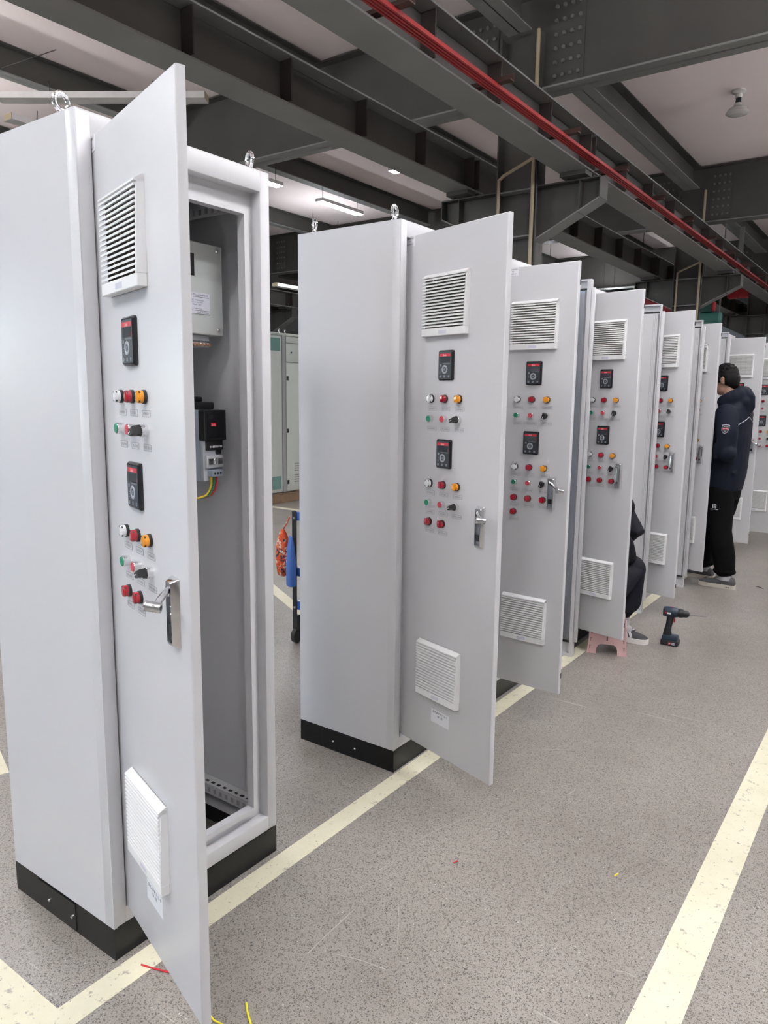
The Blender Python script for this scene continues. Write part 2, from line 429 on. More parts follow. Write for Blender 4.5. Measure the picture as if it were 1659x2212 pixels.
# ------------------------------------------------------------------ steel frame
CY = [-0.25, 7.5, 15.26, 23.0]; CX = [-14.4, -2.6, 9.2]
def ibeam(mb, a, b, z0, z1, fw_, axis, tf=.02, tw=.014, web='steel_dark', fl='steel_edge'):
    """I-section: axis 0 runs along x at y=fw_[0]; axis 1 runs along y at x=fw_[0]; fw_[1] flange width"""
    c, w = fw_
    def bx(u0, u1, v0, v1, p, q, m):
        if axis == 0: mb.box(u0, u1, c+v0, c+v1, p, q, m)
        else: mb.box(c+v0, c+v1, u0, u1, p, q, m)
    bx(a, b, -tw/2, tw/2, z0, z1, web); bx(a, b, -w/2, w/2, z0, z0+tf, fl); bx(a, b, -w/2, w/2, z1-tf, z1, web)
NB = 'kind'
for i, y in enumerate(CY):
    mb = MB()
    ibeam(mb, X0, X1, 4.93, 5.99, (y, .30), 0)
    for x in CX:
        for sgn in (-1, 1):
            for side in (-1, 1):
                xa, xb = sorted((x+sgn*.34, x+sgn*.72)); yy = y+side*.012
                mb.box(xa, xb, yy-.008, yy+.008, 5.0, 5.90, 'steel_dark')
                if side < 0:
                    for r in range(6):
                        for c in range(4):
                            bx_, bz = xa+.05+c*.093, 5.08+r*.145
                            mb.cyl((bx_, yy-.008, bz), (bx_, yy-.034, bz), .022, 'bolt_steel', 6)
    mb.build('girder_beam', kind='structure')
for x in (-20.6, -17.5, -11.9, -8.78, -5.68, -2.6, .5, 3.6, 6.5, 9.2):
    for k in range(len(CY)):
        ya = CY[k]+.16; yb = CY[k+1]-.16 if k+1 < len(CY) else Y1
        mb = MB(); wd = .30 if x in CX else .2
        ibeam(mb, ya, yb, 5.58 if x in CX else 5.62, 5.99, (x, wd), 1, tf=.016, tw=.012)
        mb.build('ceiling_beam', kind='structure')
    mb = MB(); ibeam(mb, Y0, CY[0]-.16, 5.62, 5.99, (x, .2), 1, tf=.016, tw=.012); mb.build('ceiling_beam', kind='structure')
for x in CX:
    for y in CY:
        mb = MB()
        for sg in (-1, 1): mb.box(x+sg*.235-.010, x+sg*.235+.010, y-.15, y+.15, 0, 5.58, 'steel_dark')
        mb.box(x-.235, x+.235, y-.006, y+.006, 0, 5.58, 'steel_dark')
        for z in (2.78, 3.36, 3.88, 4.93): mb.box(x-.235, x+.235, y-.14, y+.14, z-.008, z+.008, 'steel_edge')
        mb.box(x-.32, x+.32, y-.24, y+.24, 0, .03, 'steel_edge')
        # corbels on both sides carrying the crane beams
        for sg in (-1, 1):
            xi, xo = x+sg*.245, x+sg*1.02
            mb.prism([(xi, 3.30), (xo, 3.68), (xo, 3.90), (xi, 3.90)], [], lambda u, v, w_: (u, y-.006+w_, v), 'steel_dark', .012)
            mb.box(min(xi, xo), max(xi, xo), y-.12, y+.12, 3.89, 3.905, 'steel_dark')
            a, b = Vector((xi, y, 3.30)), Vector((xo, y, 3.68))
            mb.bar(a, b, .24, .014, 'steel_edge', up=(0, 0, 1))
            xs = x+sg*.78
            mb.box(xs-.006, xs+.006, y-.11, y+.11, 3.55, 3.89, 'steel_dark')
            mb.box(xo-.006, xo+.006, y-.12, y+.12, 3.68, 3.90, 'steel_dark')
        mb.build('steel_column', kind='structure')

# crane runway beams: one thing per bay and side
side_name = {-1: 'left', 1: 'right'}
for x in CX[:2]:
    for sg in (-1, 1):
        xb = x+sg*.74
        for k in range(-1, len(CY)):
            ya = (CY[k] if k >= 0 else Y0)+.01; yb = (CY[k+1] if k+1 < len(CY) else Y1)-.01
            t = thing('crane_beam', '', 'beam', (xb, ya, 3.97), group='crane runway beams along the column rows')
            L = yb-ya
            mb = MB()
            mb.box(-.17, .17, 0, L, 0.0, .016, 'steel_edge'); mb.box(-.006, .006, 0, L, .016, .40, 'steel_dark')
            mb.build('web', t)
            tp = MB(); tp.box(-.17, .17, 0, L, .40, .416, 'steel_edge'); tp.box(-.03, .03, 0, L, .416, .45, 'rust')
            tp.build('top_flange', t)
            n = int(L//1.03)
            for j in range(n+1):
                yy = .06+j*(L-.12)/max(n, 1)
                st = MB(); st.box(.006, .14, yy-.008, yy+.008, .06, .40, 'stiffener_brown'); st.box(-.14, -.006, yy-.008, yy+.008, .06, .40, 'stiffener_brown')
                st.build('stiffener', t)
            for yy in (.12, L-.12):
                sp = MB(); sp.box(-.15, .15, yy-.1, yy+.1, -.05, 0, 'steel_dark')
                for dx in (-.09, .09): sp.cyl((dx, yy, -.065), (dx, yy, .0), .016, 'black', 6)
                sp.build('seat_plate', t)
            where = {-1: 'behind the viewer', 0: 'in the bay over the first cabinets', 1: 'in the bay beyond the first column', 2: 'in the third bay down the hall', 3: 'at the far end of the hall'}[k]
            row = 'central' if x == CX[1] else 'distant'
            t['label'] = 'grey steel crane beam on the %s corbels of the %s columns, %s' % (side_name[sg], row, where)
# red conductor rails with brackets on the right-hand beam
xr = -1.60
t = thing('conductor_rail', 'bundle of four red conductor rails running along the crane beam above the aisle', 'rail', (xr, Y0+.5, 4.0))
for k, dx in enumerate((-.042, -.014, .014, .042)):
    mb = MB(); mb.box(dx-.009, dx+.009, 0, Y1-Y0-1, .004, .034, 'rail_red', 0)
    mb.build('rail', t)
y = 1.95
while y < Y1-1:
    mb = MB(); yy = y-(Y0+.5)
    mb.box(-.29, .17, yy-.035, yy+.035, .035, .047, 'rust'); mb.box(-.29, .17, yy+.027, yy+.035, .047, .100, 'rust')
    mb.build('bracket', t); y += 1.47

# conduits on the columns
for y, nm in ((CY[1], 'nearer'), (CY[2], 'second')):
    t = thing('conduit_pipe', 'thin tan conduit pipe with a bent branch running up the %s column' % nm, 'pipe', (-2.30, y-.30, 0))
    MB().tube([(0, 0, 0), (0, 0, 5.5)], .022, 'conduit').build('riser', t)
    MB().tube([(.03, .03, 0), (.03, .03, 4.9)], .02, 'black').build('cable', t)
    pts = [(-.42, -.02, 0), (-.42, -.02, 3.98)]+[(-.42+.05*math.sin(a), -.02, 3.98+.05*(1-math.cos(a))) for a in (.4, .8, 1.1)]+[(.18, -.02, 4.22)]
    MB().tube(pts, .018, 'conduit').build('branch', t)

# ------------------------------------------------------------------ lights
def led(x, y, z, rz, label, L=1.34, W=.18, top=None, closed=False, up=False):
    t = thing('linear_light', label, 'light', (x, y, z), rz, 'hanging linear lights')
    mb = MB()
    if closed:
        mb.box(-W/2-.004, W/2+.004, -L/2-.004, L/2+.004, .036, .075, 'ceramic', .004)
        for s in (-1, 1): mb.box(s*(W/2+.003)-.003, s*(W/2+.003)+.003, -L/2-.004, L/2+.004, .008, .04, 'ceramic'); mb.box(-W/2-.004, W/2+.004, s*(L/2+.003)-.003, s*(L/2+.003)+.003, .008, .04, 'ceramic')
    else: mb.box(-W*.22, W*.22, -L/2+.02, L/2-.02, .040, .070, 'ceramic', .004)
    mb.build('housing', t)
    mb = MB(); mb.box(-W/2, W/2, -L/2, L/2, 0, .040, 'led', .010); mb.build('diffuser', t)
    if up: mb = MB(); mb.box(-W*.48, W*.48, -L/2+.02, L/2-.02, .071, .076, 'ceiling_fill'); mb.build('ceiling_fill_strip', t)  # added emissive strip on the housing, throws extra light onto the slab
    h = (top if top else 5.62)-z
    for s in (-1, 1):
        mb = MB(); mb.tube([(0, s*L*.42, .07), (0, s*L*.42, h)], .004, 'black', 6); mb.build('hanger', t)
    return t
LZ = 5.30
led(-8.67, 11.55, LZ, 0, 'lit white linear light hanging nearest above the second cabinet', closed=True)
led(-8.60, 9.00, LZ, 0, 'lit white linear light half hidden behind the first cabinet', closed=True)
led(-5.66, 10.08, LZ, R(90), 'lit white light peeking under the edge of the big crane beam', closed=True)
lx = [(1.9, 2.4), (4.8, 4.6), (2.3, 6.4), (2.6, 10.6), (4.9, 12), (2.4, 15), (2.4, 20), (-10.2, -1.5), (-10.4, 3.4), (-10.2, 8.2), (-10.3, 13), (-6.8, 17.5), (-6.8, 22.5), (-7.6, 1.3), (-4.7, 1.2), (-4.8, -6.5), (1.7, -7), (4.8, -3)]  # out-of-view lights added for illumination, some of them to brighten the ceiling
for k, (x, y) in enumerate(lx):
    led(x, y, 4.60, 0, 'white linear light added out of view to fill out the lit rows', 1.1, .15, up=not ((x < -10 and y > 5) or (x < -6 and y > 16)))
for x, y in ((-.8, -2.5), (-4.8, -1.5), (1.75, -2.8), (2.5, .9)):
    led(x, y, 4.60, 0, 'wide white linear light of the lit rows around the viewer', 1.2, .20, up=True)
# unlit troughs hanging at the left
def trough(a, b, label):
    a, b = Vector(a), Vector(b); d = b-a; L = d.length
    t = thing('trough_light', label, 'light', a, math.atan2(d.y, d.x))
    prof = [(-.085, -.03), (.085, -.03), (.055, .045), (-.055, .045)]
    MB().rings([[(0, u, v) for u, v in prof], [(L, u, v) for u, v in prof]], 'alu').build('trough', t)
    MB().box(-.006, 0, -.08, .08, -.028, .04, 'conduit').build('end_cap', t)
    MB().box(L, L+.006, -.08, .08, -.028, .04, 'conduit').build('end_cap', t)
    for q in (.25, .75):
        MB().tube([(L*q, 0, .045), (L*q, -.02, .16)], .006, 'black', 6).build('hanger', t)  # short clip stubs that end in the air, not full hangers
trough((-6.85, 3.50, 4.60), (-4.98, 4.76, 4.60), 'unlit aluminium trough light hanging level above the first cabinet')
trough((-7.05, 3.70, 4.50), (-7.05, 5.05, 4.50), 'short unlit aluminium trough light at the left edge')
MB().tube([(-7.5, 4.6, 5.62), (-6.25, 3.22, 4.66)], .006, 'black', 6).build('hanging_wire', label='thin dark wire slanting from the ceiling at the upper left', cat='wire')
# round ceiling lamp
t = thing('ceiling_lamp', 'round white ceiling lamp in a ceramic holder at the upper right', 'lamp', (-1.12, 11.6, ZS))
MB().lathe([(.09, 0), (.10, -.03), (.05, -.05), (.045, -.11)], (0, 0, 0), (0, 0, 1), 'ceramic').build('ceiling_rose', t)
MB().lathe([(.035, -.11), (.04, -.18), (.05, -.19)], (0, 0, 0), (0, 0, 1), 'black').build('socket', t)
MB().lathe([(.05, -.18), (.06, -.22), (.13, -.26), (.165, -.315), (.155, -.325), (.09, -.345), (.001, -.35)], (0, 0, 0), (0, 0, 1), 'lamp_glass').build('shade', t)

# ------------------------------------------------------------------ cabinet kit (door frame: x along the door, free edge at x=0, outside towards -y)
W_G, H_G = .224, .212
def grille_mesh(name):
    mb = MB(); w = W_G/2; d = .021; t = .0035
    mb.box(-w+.002, w-.002, -.002, 0, 0, H_G, 'filter_mesh')
    for k in range(5): mb.box(-w+.02+k*.046-.002, -w+.02+k*.046+.002, -.012, -.002, .02, H_G-.008, 'rib_plastic')
    P = lambda u, v, q: (q, u, v)
    def px(prof, xa, xb): mb.prism(prof, [], lambda u, v, q: (xa+q, u, v), 'white_plastic', xb-xa)
    px([(0, H_G), (-.004, H_G), (-d, H_G-.010), (-d, H_G-.014), (0, H_G-.016)], -w, w)
    mb.box(-w, w, -d, 0, 0, .026, 'white_plastic', .0015, 1)
    mb.box(w-.008, w, -d*.72, 0, .026, H_G-.006, 'white_plastic')
    px([(-d*.72, .026), (-d, .026), (-d*.72, H_G-.012)], w-.008, w)
    mb.box(-w+.001, -w+.004, -.006, 0, .026, H_G-.006, 'white_plastic')
    n = 16
    for k in range(n):
        z = .0300+k*(H_G-.046)/(n-.3)
        px([(-d, z), (-d, z+.0048), (-.006, z+.0100), (-.006, z+.0066)], -w, w-.005)
    mb.box(-.02, .02, -d-.0004, -d, .006, .018, 'sticker')
    for px_ in (-.06, .02): mb.box(px_, px_+.004, -d*.8, 0, H_G-.03, H_G-.015, 'white_plastic')
    return mb.mesh(name, 25)
def keypad_mesh(name):
    w, h = .0765, .1025; mb = MB()
    def loop(ins, y, r): return [(u, y, v) for u, v in rrect(0, 0, w-2*ins, h-2*ins, r)]
    mb.rings([loop(0, 0, .006), loop(0, -.005, .006), loop(.004, -.0095, .004)], 'black_gloss')
    def flat(x0, x1, z0, z1, mt, y): mb.box(x0, x1, -y, -.0095, z0, z1, mt)
    flat(-.033, .033, -.0455, .0445, 'keypad_face', .0100)
    flat(-.029, .0285, .0300, .0395, 'brand_red', .0103)
    mb.text('Danfoss', -.001, .0345, .0072, 'ink_white', -.0105, w=.018, shear=.5)
    flat(-.0245, .027, .0085, .0285, 'screen', .0102)
    flat(.0275, .0288, .0085, .018, 'brand_red', .0103)
    flat(-.010, .0265, .0040, .0046, 'key_grey', .0103); flat(.0259, .0265, .0040, .0068, 'key_grey', .0103)
    for q in range(6): flat(-.008+q*.0055, -.005+q*.0055, .0055, .0066, 'key_grey', .0103)
    def disc(cx, cz, r, mt, y, seg=20):
        mb.add([(cx+r*math.cos(2*PI*k/seg), -y, cz+r*math.sin(2*PI*k/seg)) for k in range(seg)], [tuple(range(seg))], mt)
    def ring(cx, cz, r0, r1, mt):
        seg = 28; vs = []
        for k in range(seg):
            a = 2*PI*k/seg
            for rr, y in ((r0, .0101), (r0+.001, .0112), (r1-.001, .0112), (r1, .0101)): vs.append((cx+rr*math.cos(a), -y, cz+rr*math.sin(a)))
        fs = [(4*k+j, 4*((k+1) % seg)+j, 4*((k+1) % seg)+j+1, 4*k+j+1) for k in range(seg) for j in range(3)]
        mb.add(vs, fs, mt)
    ring(-.001, -.0145, .0082, .0150, 'key_grey'); disc(-.001, -.0145, .0042, 'key_grey', .0108); disc(-.001, -.0145, .0020, 'key_dark', .0110)
    for cx, cz in ((-.0215, -.0005), (-.0225, -.038), (-.001, -.038), (.0215, -.038)):
        disc(cx, cz, .0042, 'key_grey', .0107); disc(cx, cz, .0019, 'key_dark', .0109)
    for q in range(4): flat(-.026, -.022+(.002 if q % 2 else 0), -.0095-q*.0055, -.0085-q*.0055, 'key_dark' if q == 0 else 'key_grey', .0103)
    return mb.mesh(name)
def lamp_mesh(name, lens):
    mb = MB()
    mb.lathe([(.0146, 0), (.0146, .006), (.0132, .0068)], (0, 0, 0), (0, -1, 0), 'black')
    mb.lathe([(.0132, .0060), (.0134, .0145), (.0128, .0160), (.0110, .0160), (.0104, .0170), (.0001, .0176)], (0, 0, 0), (0, -1, 0), lens)
    for k in range(4):
        a = PI/4+k*PI/2; c = Vector((.0131*math.cos(a), -.0150, .0131*math.sin(a)))
        mb.obox(c, (.0010*math.cos(a), 0, .0010*math.sin(a)), (0, .0014, 0), (-.0022*math.sin(a), 0, .0022*math.cos(a)), 'black')
    return mb.mesh(name)
def button_mesh(name, cap):
    mb = MB()
    mb.lathe([(.0125, 0), (.0125, .0150), (.0116, .0162), (.0108, .0162)], (0, 0, 0), (0, -1, 0), 'chrome')
    mb.lathe([(.0108, .0150), (.0108, .0170), (.0100, .0178), (.0001, .0178)], (0, 0, 0), (0, -1, 0), cap)
    return mb.mesh(name)
def selector_mesh(name, ang):
    mb = MB()
    mb.lathe([(.0130, 0), (.0130, .0125), (.0120, .0135), (.0001, .0135)], (0, 0, 0), (0, -1, 0), 'chrome')
    mb.lathe([(.0108, .0135), (.0108, .0190), (.0098, .0200), (.0001, .0200)], (0, 0, 0), (0, -1, 0), 'black')
    d = Vector((math.cos(ang), 0, math.sin(ang))); n = Vector((-d.z, 0, d.x)); yv = Vector((0, -1, 0))
    def ringp(h, l0, l1, wv): return [d*l0+n*wv+yv*h, d*l0-n*wv+yv*h, d*l1-n*wv*.75+yv*h, d*l1+n*wv*.75+yv*h]
    mb.rings([ringp(.016, -.0115, .0130, .0100), ringp(.029, -.0110, .0150, .0088), ringp(.0335, -.0095, .0140, .0072)], 'black')
    c = d*.0085+yv*.0337
    mb.obox(c, d*.0050, n*.0010, yv*.0004, 'ink_white'); mb.obox(d*.0142+yv*.0275, yv*.0065, n*.0010, d*.0010, 'ink_white')
    return mb.mesh(name)
def label_mesh(name, txt, w=.046, h=.0142):
    mb = MB()
    P = lambda u, v, q: (u, -.0006+q*1.0, v)
    mb.prism(rrect(0, 0, w, h, .0022), [rrect(0, 0, w-.0012, h-.0012, .0017)], P, 'ink_grey', .0005)
    mb.add([(u, -.0003, v) for u, v in rrect(0, 0, w-.001, h-.001, .0018)], [tuple(range(20))], 'paint')
    th = .0062
    if len(txt) > 5: th = .0060
    mb.text(txt, 0, 0, th, 'ink_grey', -.0007, w=min(w*.88, .0082*len(txt)))
    return mb.mesh(name)
def handle_plate_mesh(name, opened):
    w, h, d = .040, .144, .017; mb = MB()
    def loop(ins, y, r): return [(u, y, v) for u, v in rrect(0, 0, w-2*ins, h-2*ins, r)]
    mb.rings([loop(0, 0, .004), loop(.0005, -.004, .004), loop(.007, -d, .005)], 'chrome', cap=False)
    # front: frame with slot when the lever is out
    outer = rrect(0, 0, w-.014, h-.014, .005)
    slot = [(-.0118, -.060), (.0118, -.060), (.0118, .053), (-.0118, .053)]
    mb.prism(outer, [list(reversed(slot))], lambda u, v, q: (u, -d+q, v), 'satin_metal', .010)
    mb.box(-.0118, .0118, -d+.008, -d+.010, -.060, .053, 'satin_metal' if not opened else 'galvanised')
    mb.lathe([(.0105, .010), (.0105, .018), (.0085, .0195)], (0, 0, .045), (0, -1, 0), 'chrome')
    if opened:
        mb.box(-.0085, .0085, -d+.002, -d+.004, -.046, -.024, 'black')
        for z in (-.002, .014): mb.ball((.003, -d+.004, z), .0022, 'chrome', n=8, m=6)
        for k in range(3): mb.box(-.007, .007, -d-.0004, -d, -.0635+k*.003, -.0625+k*.003, 'satin_metal')
    return mb.mesh(name)
def lever_mesh(name, dirv, L=.088):
    """lever from its pivot (0,0,0) along dirv, with the lock barrel near its end"""
    mb = MB(); d = Vector(dirv).normalized()
    side = d.cross(Vector((0, -1, 0)))
    if side.length < .15: side = Vector((1, 0, 0))
    side.normalize(); nrm = side.cross(d).normalized()
    n = 7; rings = []
    for k in range(n):
        q = k/(n-1); c = d*(L*q)+nrm*(.002*math.sin(q*PI)); ww = .0092-.001*q; hh = .0048+.0016*math.sin(q*PI)
        rings.append([c+side*ww*math.cos(a)+nrm*hh*math.sin(a) for a in [2*PI*j/12 for j in range(12)]])
    mb.rings(rings, 'chrome')
    e = d*(L*.90)
    mb.cyl(e-nrm*.012, e+nrm*.016, .0104, 'satin_metal', 18); mb.cyl(e+nrm*.016, e+nrm*.019, .0112, 'chrome', 18); mb.cyl(e-nrm*.0126, e-nrm*.0120, .005, 'black', 12)
    mb.ball((0, 0, 0), .0075, 'chrome', n=12, m=8)
    return mb.mesh(name)
def lever_closed(name):
    mb = MB()
    mb.box(-.0106, .0106, -.0050, .0030, -.108, .004, 'satin_metal', .0028); mb.cyl((0, -.0045, -.082), (0, -.0054, -.082), .0068, 'black_gloss', 16)
    mb.cyl((0, -.0054, -.082), (0, -.0058, -.082), .003, 'satin_metal', 12)
    return mb.mesh(name)
def door_mesh(name, L, z0=.134, z1=2.040, th=.024):
    mb = MB()
    b = bmesh.new(); bmesh.ops.create_cube(b, size=1)
    for v in b.verts: v.co = Vector((-L/2+v.co.x*L, th/2+v.co.y*th, (z0+z1)/2+v.co.z*(z1-z0)))
    back = [f for f in b.faces if f.normal.y > .9]
    r = bmesh.ops.inset_region(b, faces=back, thickness=.014, depth=0)
    for v in back[0].verts: v.co.y -= .020
    be = [e for e in b.edges if all(v.co.y < .001 for v in e.verts) or (abs(e.verts[0].co.z-e.verts[1].co.z) > 1 and all(abs(v.co.x) < .001 or abs(v.co.x+L) < .001 for v in e.verts))]
    bmesh.ops.bevel(b, geom=be, offset=.005, segments=3, profile=.5, affect='EDGES')
    b.verts.ensure_lookup_table(); b.verts.index_update()
    mb.add([v.co.copy() for v in b.verts], [[v.index for v in f.verts] for f in b.faces], 'paint'); b.free()
    if L < .5:
        for z in (z0+.085, z1-.085): mb.box(-.004, .0006, th-.009, th+.0006, z-.012, z+.012, 'black')
    for x in (-.06, -L+.06): mb.box(x-.012, x+.012, th-.018, th-.004, z0+.06, z1-.06, 'plate_grey')   # stiffening rails inside
    return mb.mesh(name)
def body_mesh(name, W, D=.49):
    mb = MB(); t = .010; z0, z1 = .09, 2.09; p = 'paint'
    mb.box(-D, 0, 0, t, z0, z1, p); mb.box(-D, 0, W-t, W, z0, z1, p)          # side sheets
    mb.box(-D, -D+t, t, W-t, z0, z1, p); mb.box(-D, 0, t, W-t, z1-t, z1, p)      # back, roof
    sl, sr, st, sb = .040, .036, .057, .046
    mb.box(-.040, .0004, -.0004, sl, z0, z1+.0004, p, .005); mb.box(-.040, .0004, W-sr, W+.0004, z0, z1+.0004, p, .005)
    mb.box(-.040, .0002, sl-.004, W-sr+.004, z1-st, z1+.0004, p, .004); mb.box(-.040, .0002, sl-.004, W-sr+.004, z0, z0+sb, p, .004)
    ya, yb, za, zb = sl+.038, W-sr-.048, z0+sb+.048, z1-st-.066
    P = lambda u, v, q: (-.042+q, u, v)
    mb.prism([(t, z0), (W-t, z0), (W-t, z1-t), (t, z1-t)], [[(ya, za), (ya, zb), (yb, zb), (yb, za)]], P, p, .006)
    r = .017
    mb.prism([(ya-r, za-r), (yb+r, za-r), (yb+r, zb+r), (ya-r, zb+r)], [[(ya, za), (ya, zb), (yb, zb), (yb, za)]], lambda u, v, q: (-.036+q, u, v), p, .022)
    mb.box(-D+t, -.042, t, .05, z0, z0+.010, p); mb.box(-D+t, -.042, W-.05, W-t, z0, z0+.010, p)
    return mb.mesh(name)
def plinth_mesh(name, W, D=.49):
    mb = MB()
    mb.box(-D, 0, 0, .010, 0, .0895, 'plinth_black'); mb.box(-D, 0, W-.010, W, 0, .0895, 'plinth_black')
    mb.box(-.010, 0, .010, W-.010, 0, .0895, 'plinth_black'); mb.box(-D, -D+.010, .010, W-.010, 0, .0895, 'plinth_black')
    return mb.mesh(name)
def cover_mesh(name):
    mb = MB(); mb.box(0, .190, -.0025, -.0003, .004, .0855, 'plinth_black', .0008, 1); mb.box(.189, .1925, -.0004, -.0001, .002, .0875, 'black'); return mb.mesh(name)
def bolt_mesh(name):
    mb = MB(); mb.lathe([(.005, 0), (.005, .0025), (.0035, .0045), (.0001, .0048)], (0, 0, 0), (0, -1, 0), 'chrome', 10); return mb.mesh(name)
def eyebolt_mesh(name):
    mb = MB(); n = 24; rg = []
    for k in range(n):
        a = 2*PI*k/n; c = Vector((0, .0195*math.cos(a), .036+.0195*math.sin(a))); u = Vector((0, math.cos(a), math.sin(a)))
        rg.append([c+u*.0058*math.cos(b)+Vector((.0058*math.sin(b), 0, 0)) for b in [2*PI*j/10 for j in range(10)]])
    mb.rings(rg, 'chrome', close=True)
    mb.lathe([(.014, 0), (.014, .006), (.008, .010), (.007, .018)], (0, 0, 0), (0, 0, 1), 'chrome')
    return mb.mesh(name)

ME = {
 'grille': grille_mesh('vent_grille'), 'keypad': keypad_mesh('keypad'),
 'white': lamp_mesh('indicator_lamp', 'lens_white'), 'red': lamp_mesh('indicator_lamp', 'lens_red'), 'amber': lamp_mesh('indicator_lamp', 'lens_amber'),
 'green_b': button_mesh('push_button', 'cap_green'), 'red_b': button_mesh('push_button', 'cap_red'),
 'sel_left': selector_mesh('selector_switch', R(200)), 'sel_down': selector_mesh('selector_switch', R(250)),
 'plate_open': handle_plate_mesh('handle_plate', True), 'plate_shut': handle_plate_mesh('handle_plate', False), 'lever_shut': lever_closed('handle_lever'),
 'cover': cover_mesh('access_cover'), 'bolt': bolt_mesh('cover_bolt'), 'eye': eyebolt_mesh('eye_bolt'),
 'body_w': body_mesh('cabinet_body', .600), 'body_n': body_mesh('cabinet_body', .450), 'plinth_w': plinth_mesh('plinth', .600), 'plinth_n': plinth_mesh('plinth', .450),
 'door_w': door_mesh('cabinet_door', .535), 'door_n': door_mesh('cabinet_door', .385),
}
LB = {k: label_mesh('name_plate', t) for k, t in dict(p='电源指示', r='运行指示', g='故障指示', s='启动按钮', t='停止按钮', m='手动 自动', f='室外风机运行').items()}
LTXT = {'white': 'white indicator lamp', 'red': 'red indicator lamp', 'amber': 'amber indicator lamp', 'green_b': 'green push button', 'red_b': 'red push button'}
def plate_mb(lines, w, h, col, sizes):
    mb = MB(); mb.box(-w/2, w/2, -.0009, 0, -h/2, h/2, col)
    for (txt, zz, th, tw) in sizes: mb.text(txt, 0, zz, th, 'ink', -.0011, w=tw)
    return mb
MP = {}
def cabinet(x0, y0, wide, free, ang, label, lever, reds, v_off, sel, paper=None, tag=True, bolts=True, eyes=True, vh=None):
    W = .600 if wide else .450
    t = thing('control_cabinet', label, 'cabinet', (x0, y0, 0), 0, 'grey control cabinets standing in a row')
    put('cabinet_body', ME['body_w' if wide else 'body_n'], t)
    pl = put('plinth', ME['plinth_w' if wide else 'plinth_n'], t, label='black plinth')
    if bolts:
        for xs in (-.366,): put('access_cover', ME['cover'], pl, (xs, 0, 0))
        for xs in (-.306, -.192): put('cover_bolt', ME['bolt'], pl, (xs, -.0025, .043))
    mp = 'mount%d' % wide
    if mp not in MP:
        mb = MB(); mb.box(-.455, -.452, .035, W-.035, .20, 1.98, 'plate_grey'); MP[mp] = mb.mesh('mounting_plate')
    put('mounting_plate', MP[mp], t)
    if eyes:
        for k, (xs, ys) in enumerate(((-.095 if x0 == 0 else -.05, .030), (-.045, W-.030), (-.430, .030), (-.445, W-.030))):
            e = put('eye_bolt', ME['eye'], t, (xs, ys, 2.09), R((8, 70, 62, 25)[k]))
    d = put('cabinet_door', ME['door_w' if wide else 'door_n'], t, (free[0]-x0, free[1]-y0, 0), ang)
    def on(name, me, v, z, lab=None, out=0.0, rz=0.0): return put(name, me, d, (-(v-v_off), -out, z), rz, label=lab)
    on('vent_grille', ME['grille'], .276, 1.680); on('vent_grille', ME['grille'], .272, .355)
    on('keypad', ME['keypad'], .270, 1.579); on('keypad', ME['keypad'], .271, 1.2715)
    cols = (.3435, .2715, .1985)
    for zl, zb in ((1.4595, 1.3895), (1.1570, 1.0870)):
        for v, c, q in zip(cols, ('white', 'red', 'amber'), 'prg'):
            on('indicator_lamp', ME[c], v+.003, zl+.004, LTXT[c]); on('name_plate', LB[q], v, zl-.0305)
        for v, c, q in zip(cols, ('green_b', 'red_b', sel), 'stm'):
            on('selector_switch' if c == sel else 'push_button', ME[c], v+.003, zb+.004, LTXT.get(c)); on('name_plate', LB[q], v, zb-.0310)
    for k in range(reds):
        v = cols[k % 3]; z = 1.019-.066*(k//3)
        on('indicator_lamp', ME['red'], v+.003, z+.001, LTXT['red']); on('name_plate', LB['f'], v, z-.032)
    hv = vh if vh is not None else (.0790 if wide else .0775+v_off)
    hz = 1.036 if wide else 1.053
    if lever is None:
        on('handle_plate', ME['plate_shut'], hv, hz); on('handle_lever', ME['lever_shut'], hv, hz+.045, out=.0150)
    else:
        on('handle_plate', ME['plate_open'], hv, hz); on('handle_lever', lever_mesh('handle_lever', lever), hv, hz+.048, out=.0150)
    if tag:
        m = plate_mb(None, .056, .034, 'paper', [('低压变频控制柜', .0095, .0060, .046), ('地暖', .0005, .0060, .012), ('BAAPK-2-1', -.0095, .0055, .040)])
        on('name_tag', m.mesh('name_tag'), .485 if wide else .396, 2.0215)
    if paper:
        m = plate_mb(None, .101, .051, 'paper', [(paper, .0165, .0085, .078), ('李 浩', .0030, .0100, .030)])
        on('paper_note', m.mesh('paper_note'), .2615, .285)
    return t, d
V0 = .083
c1, d1 = cabinet(0, 0, True, (.457, -.097), -.294, 'open grey control cabinet nearest the camera showing its inside', (.74, -.64, -.16), 2, 0, 'sel_left', 'BKAPK1-1-1', vh=.0665)
c2, d2 = cabinet(.013, 1.245, True, (.474, 1.163), -.301, 'grey control cabinet second in the row with its whole side panel in view', (.80, -.57, -.14), 2, 0, 'sel_left', 'BKAPK1-2-1')
c3, d3 = cabinet(0, 2.025, False, (.347, 2.071), -.06, 'grey control cabinet third in the row, four red lamps lowest on its door', (.80, -.42, -.36), 4, V0, 'sel_down', eyes=False)
c4, d4 = cabinet(-.012, 3.050, False, (.326, 3.016), -.215, 'grey control cabinet in front of the seated worker and pink stool', None, 3, V0, 'sel_down', tag=False, eyes=False)
c5, d5 = cabinet(-.02, 4.172, False, (.316, 4.114), -.286, 'grey control cabinet fifth in the row, between the two workers', None, 3, V0, 'sel_down', tag=False, eyes=False)
c6, d6 = cabinet(-.055, 5.100, False, (.279, 5.064), -.261, 'grey control cabinet whose door half hides the standing worker', None, 3, V0, 'sel_down', tag=False, eyes=False)
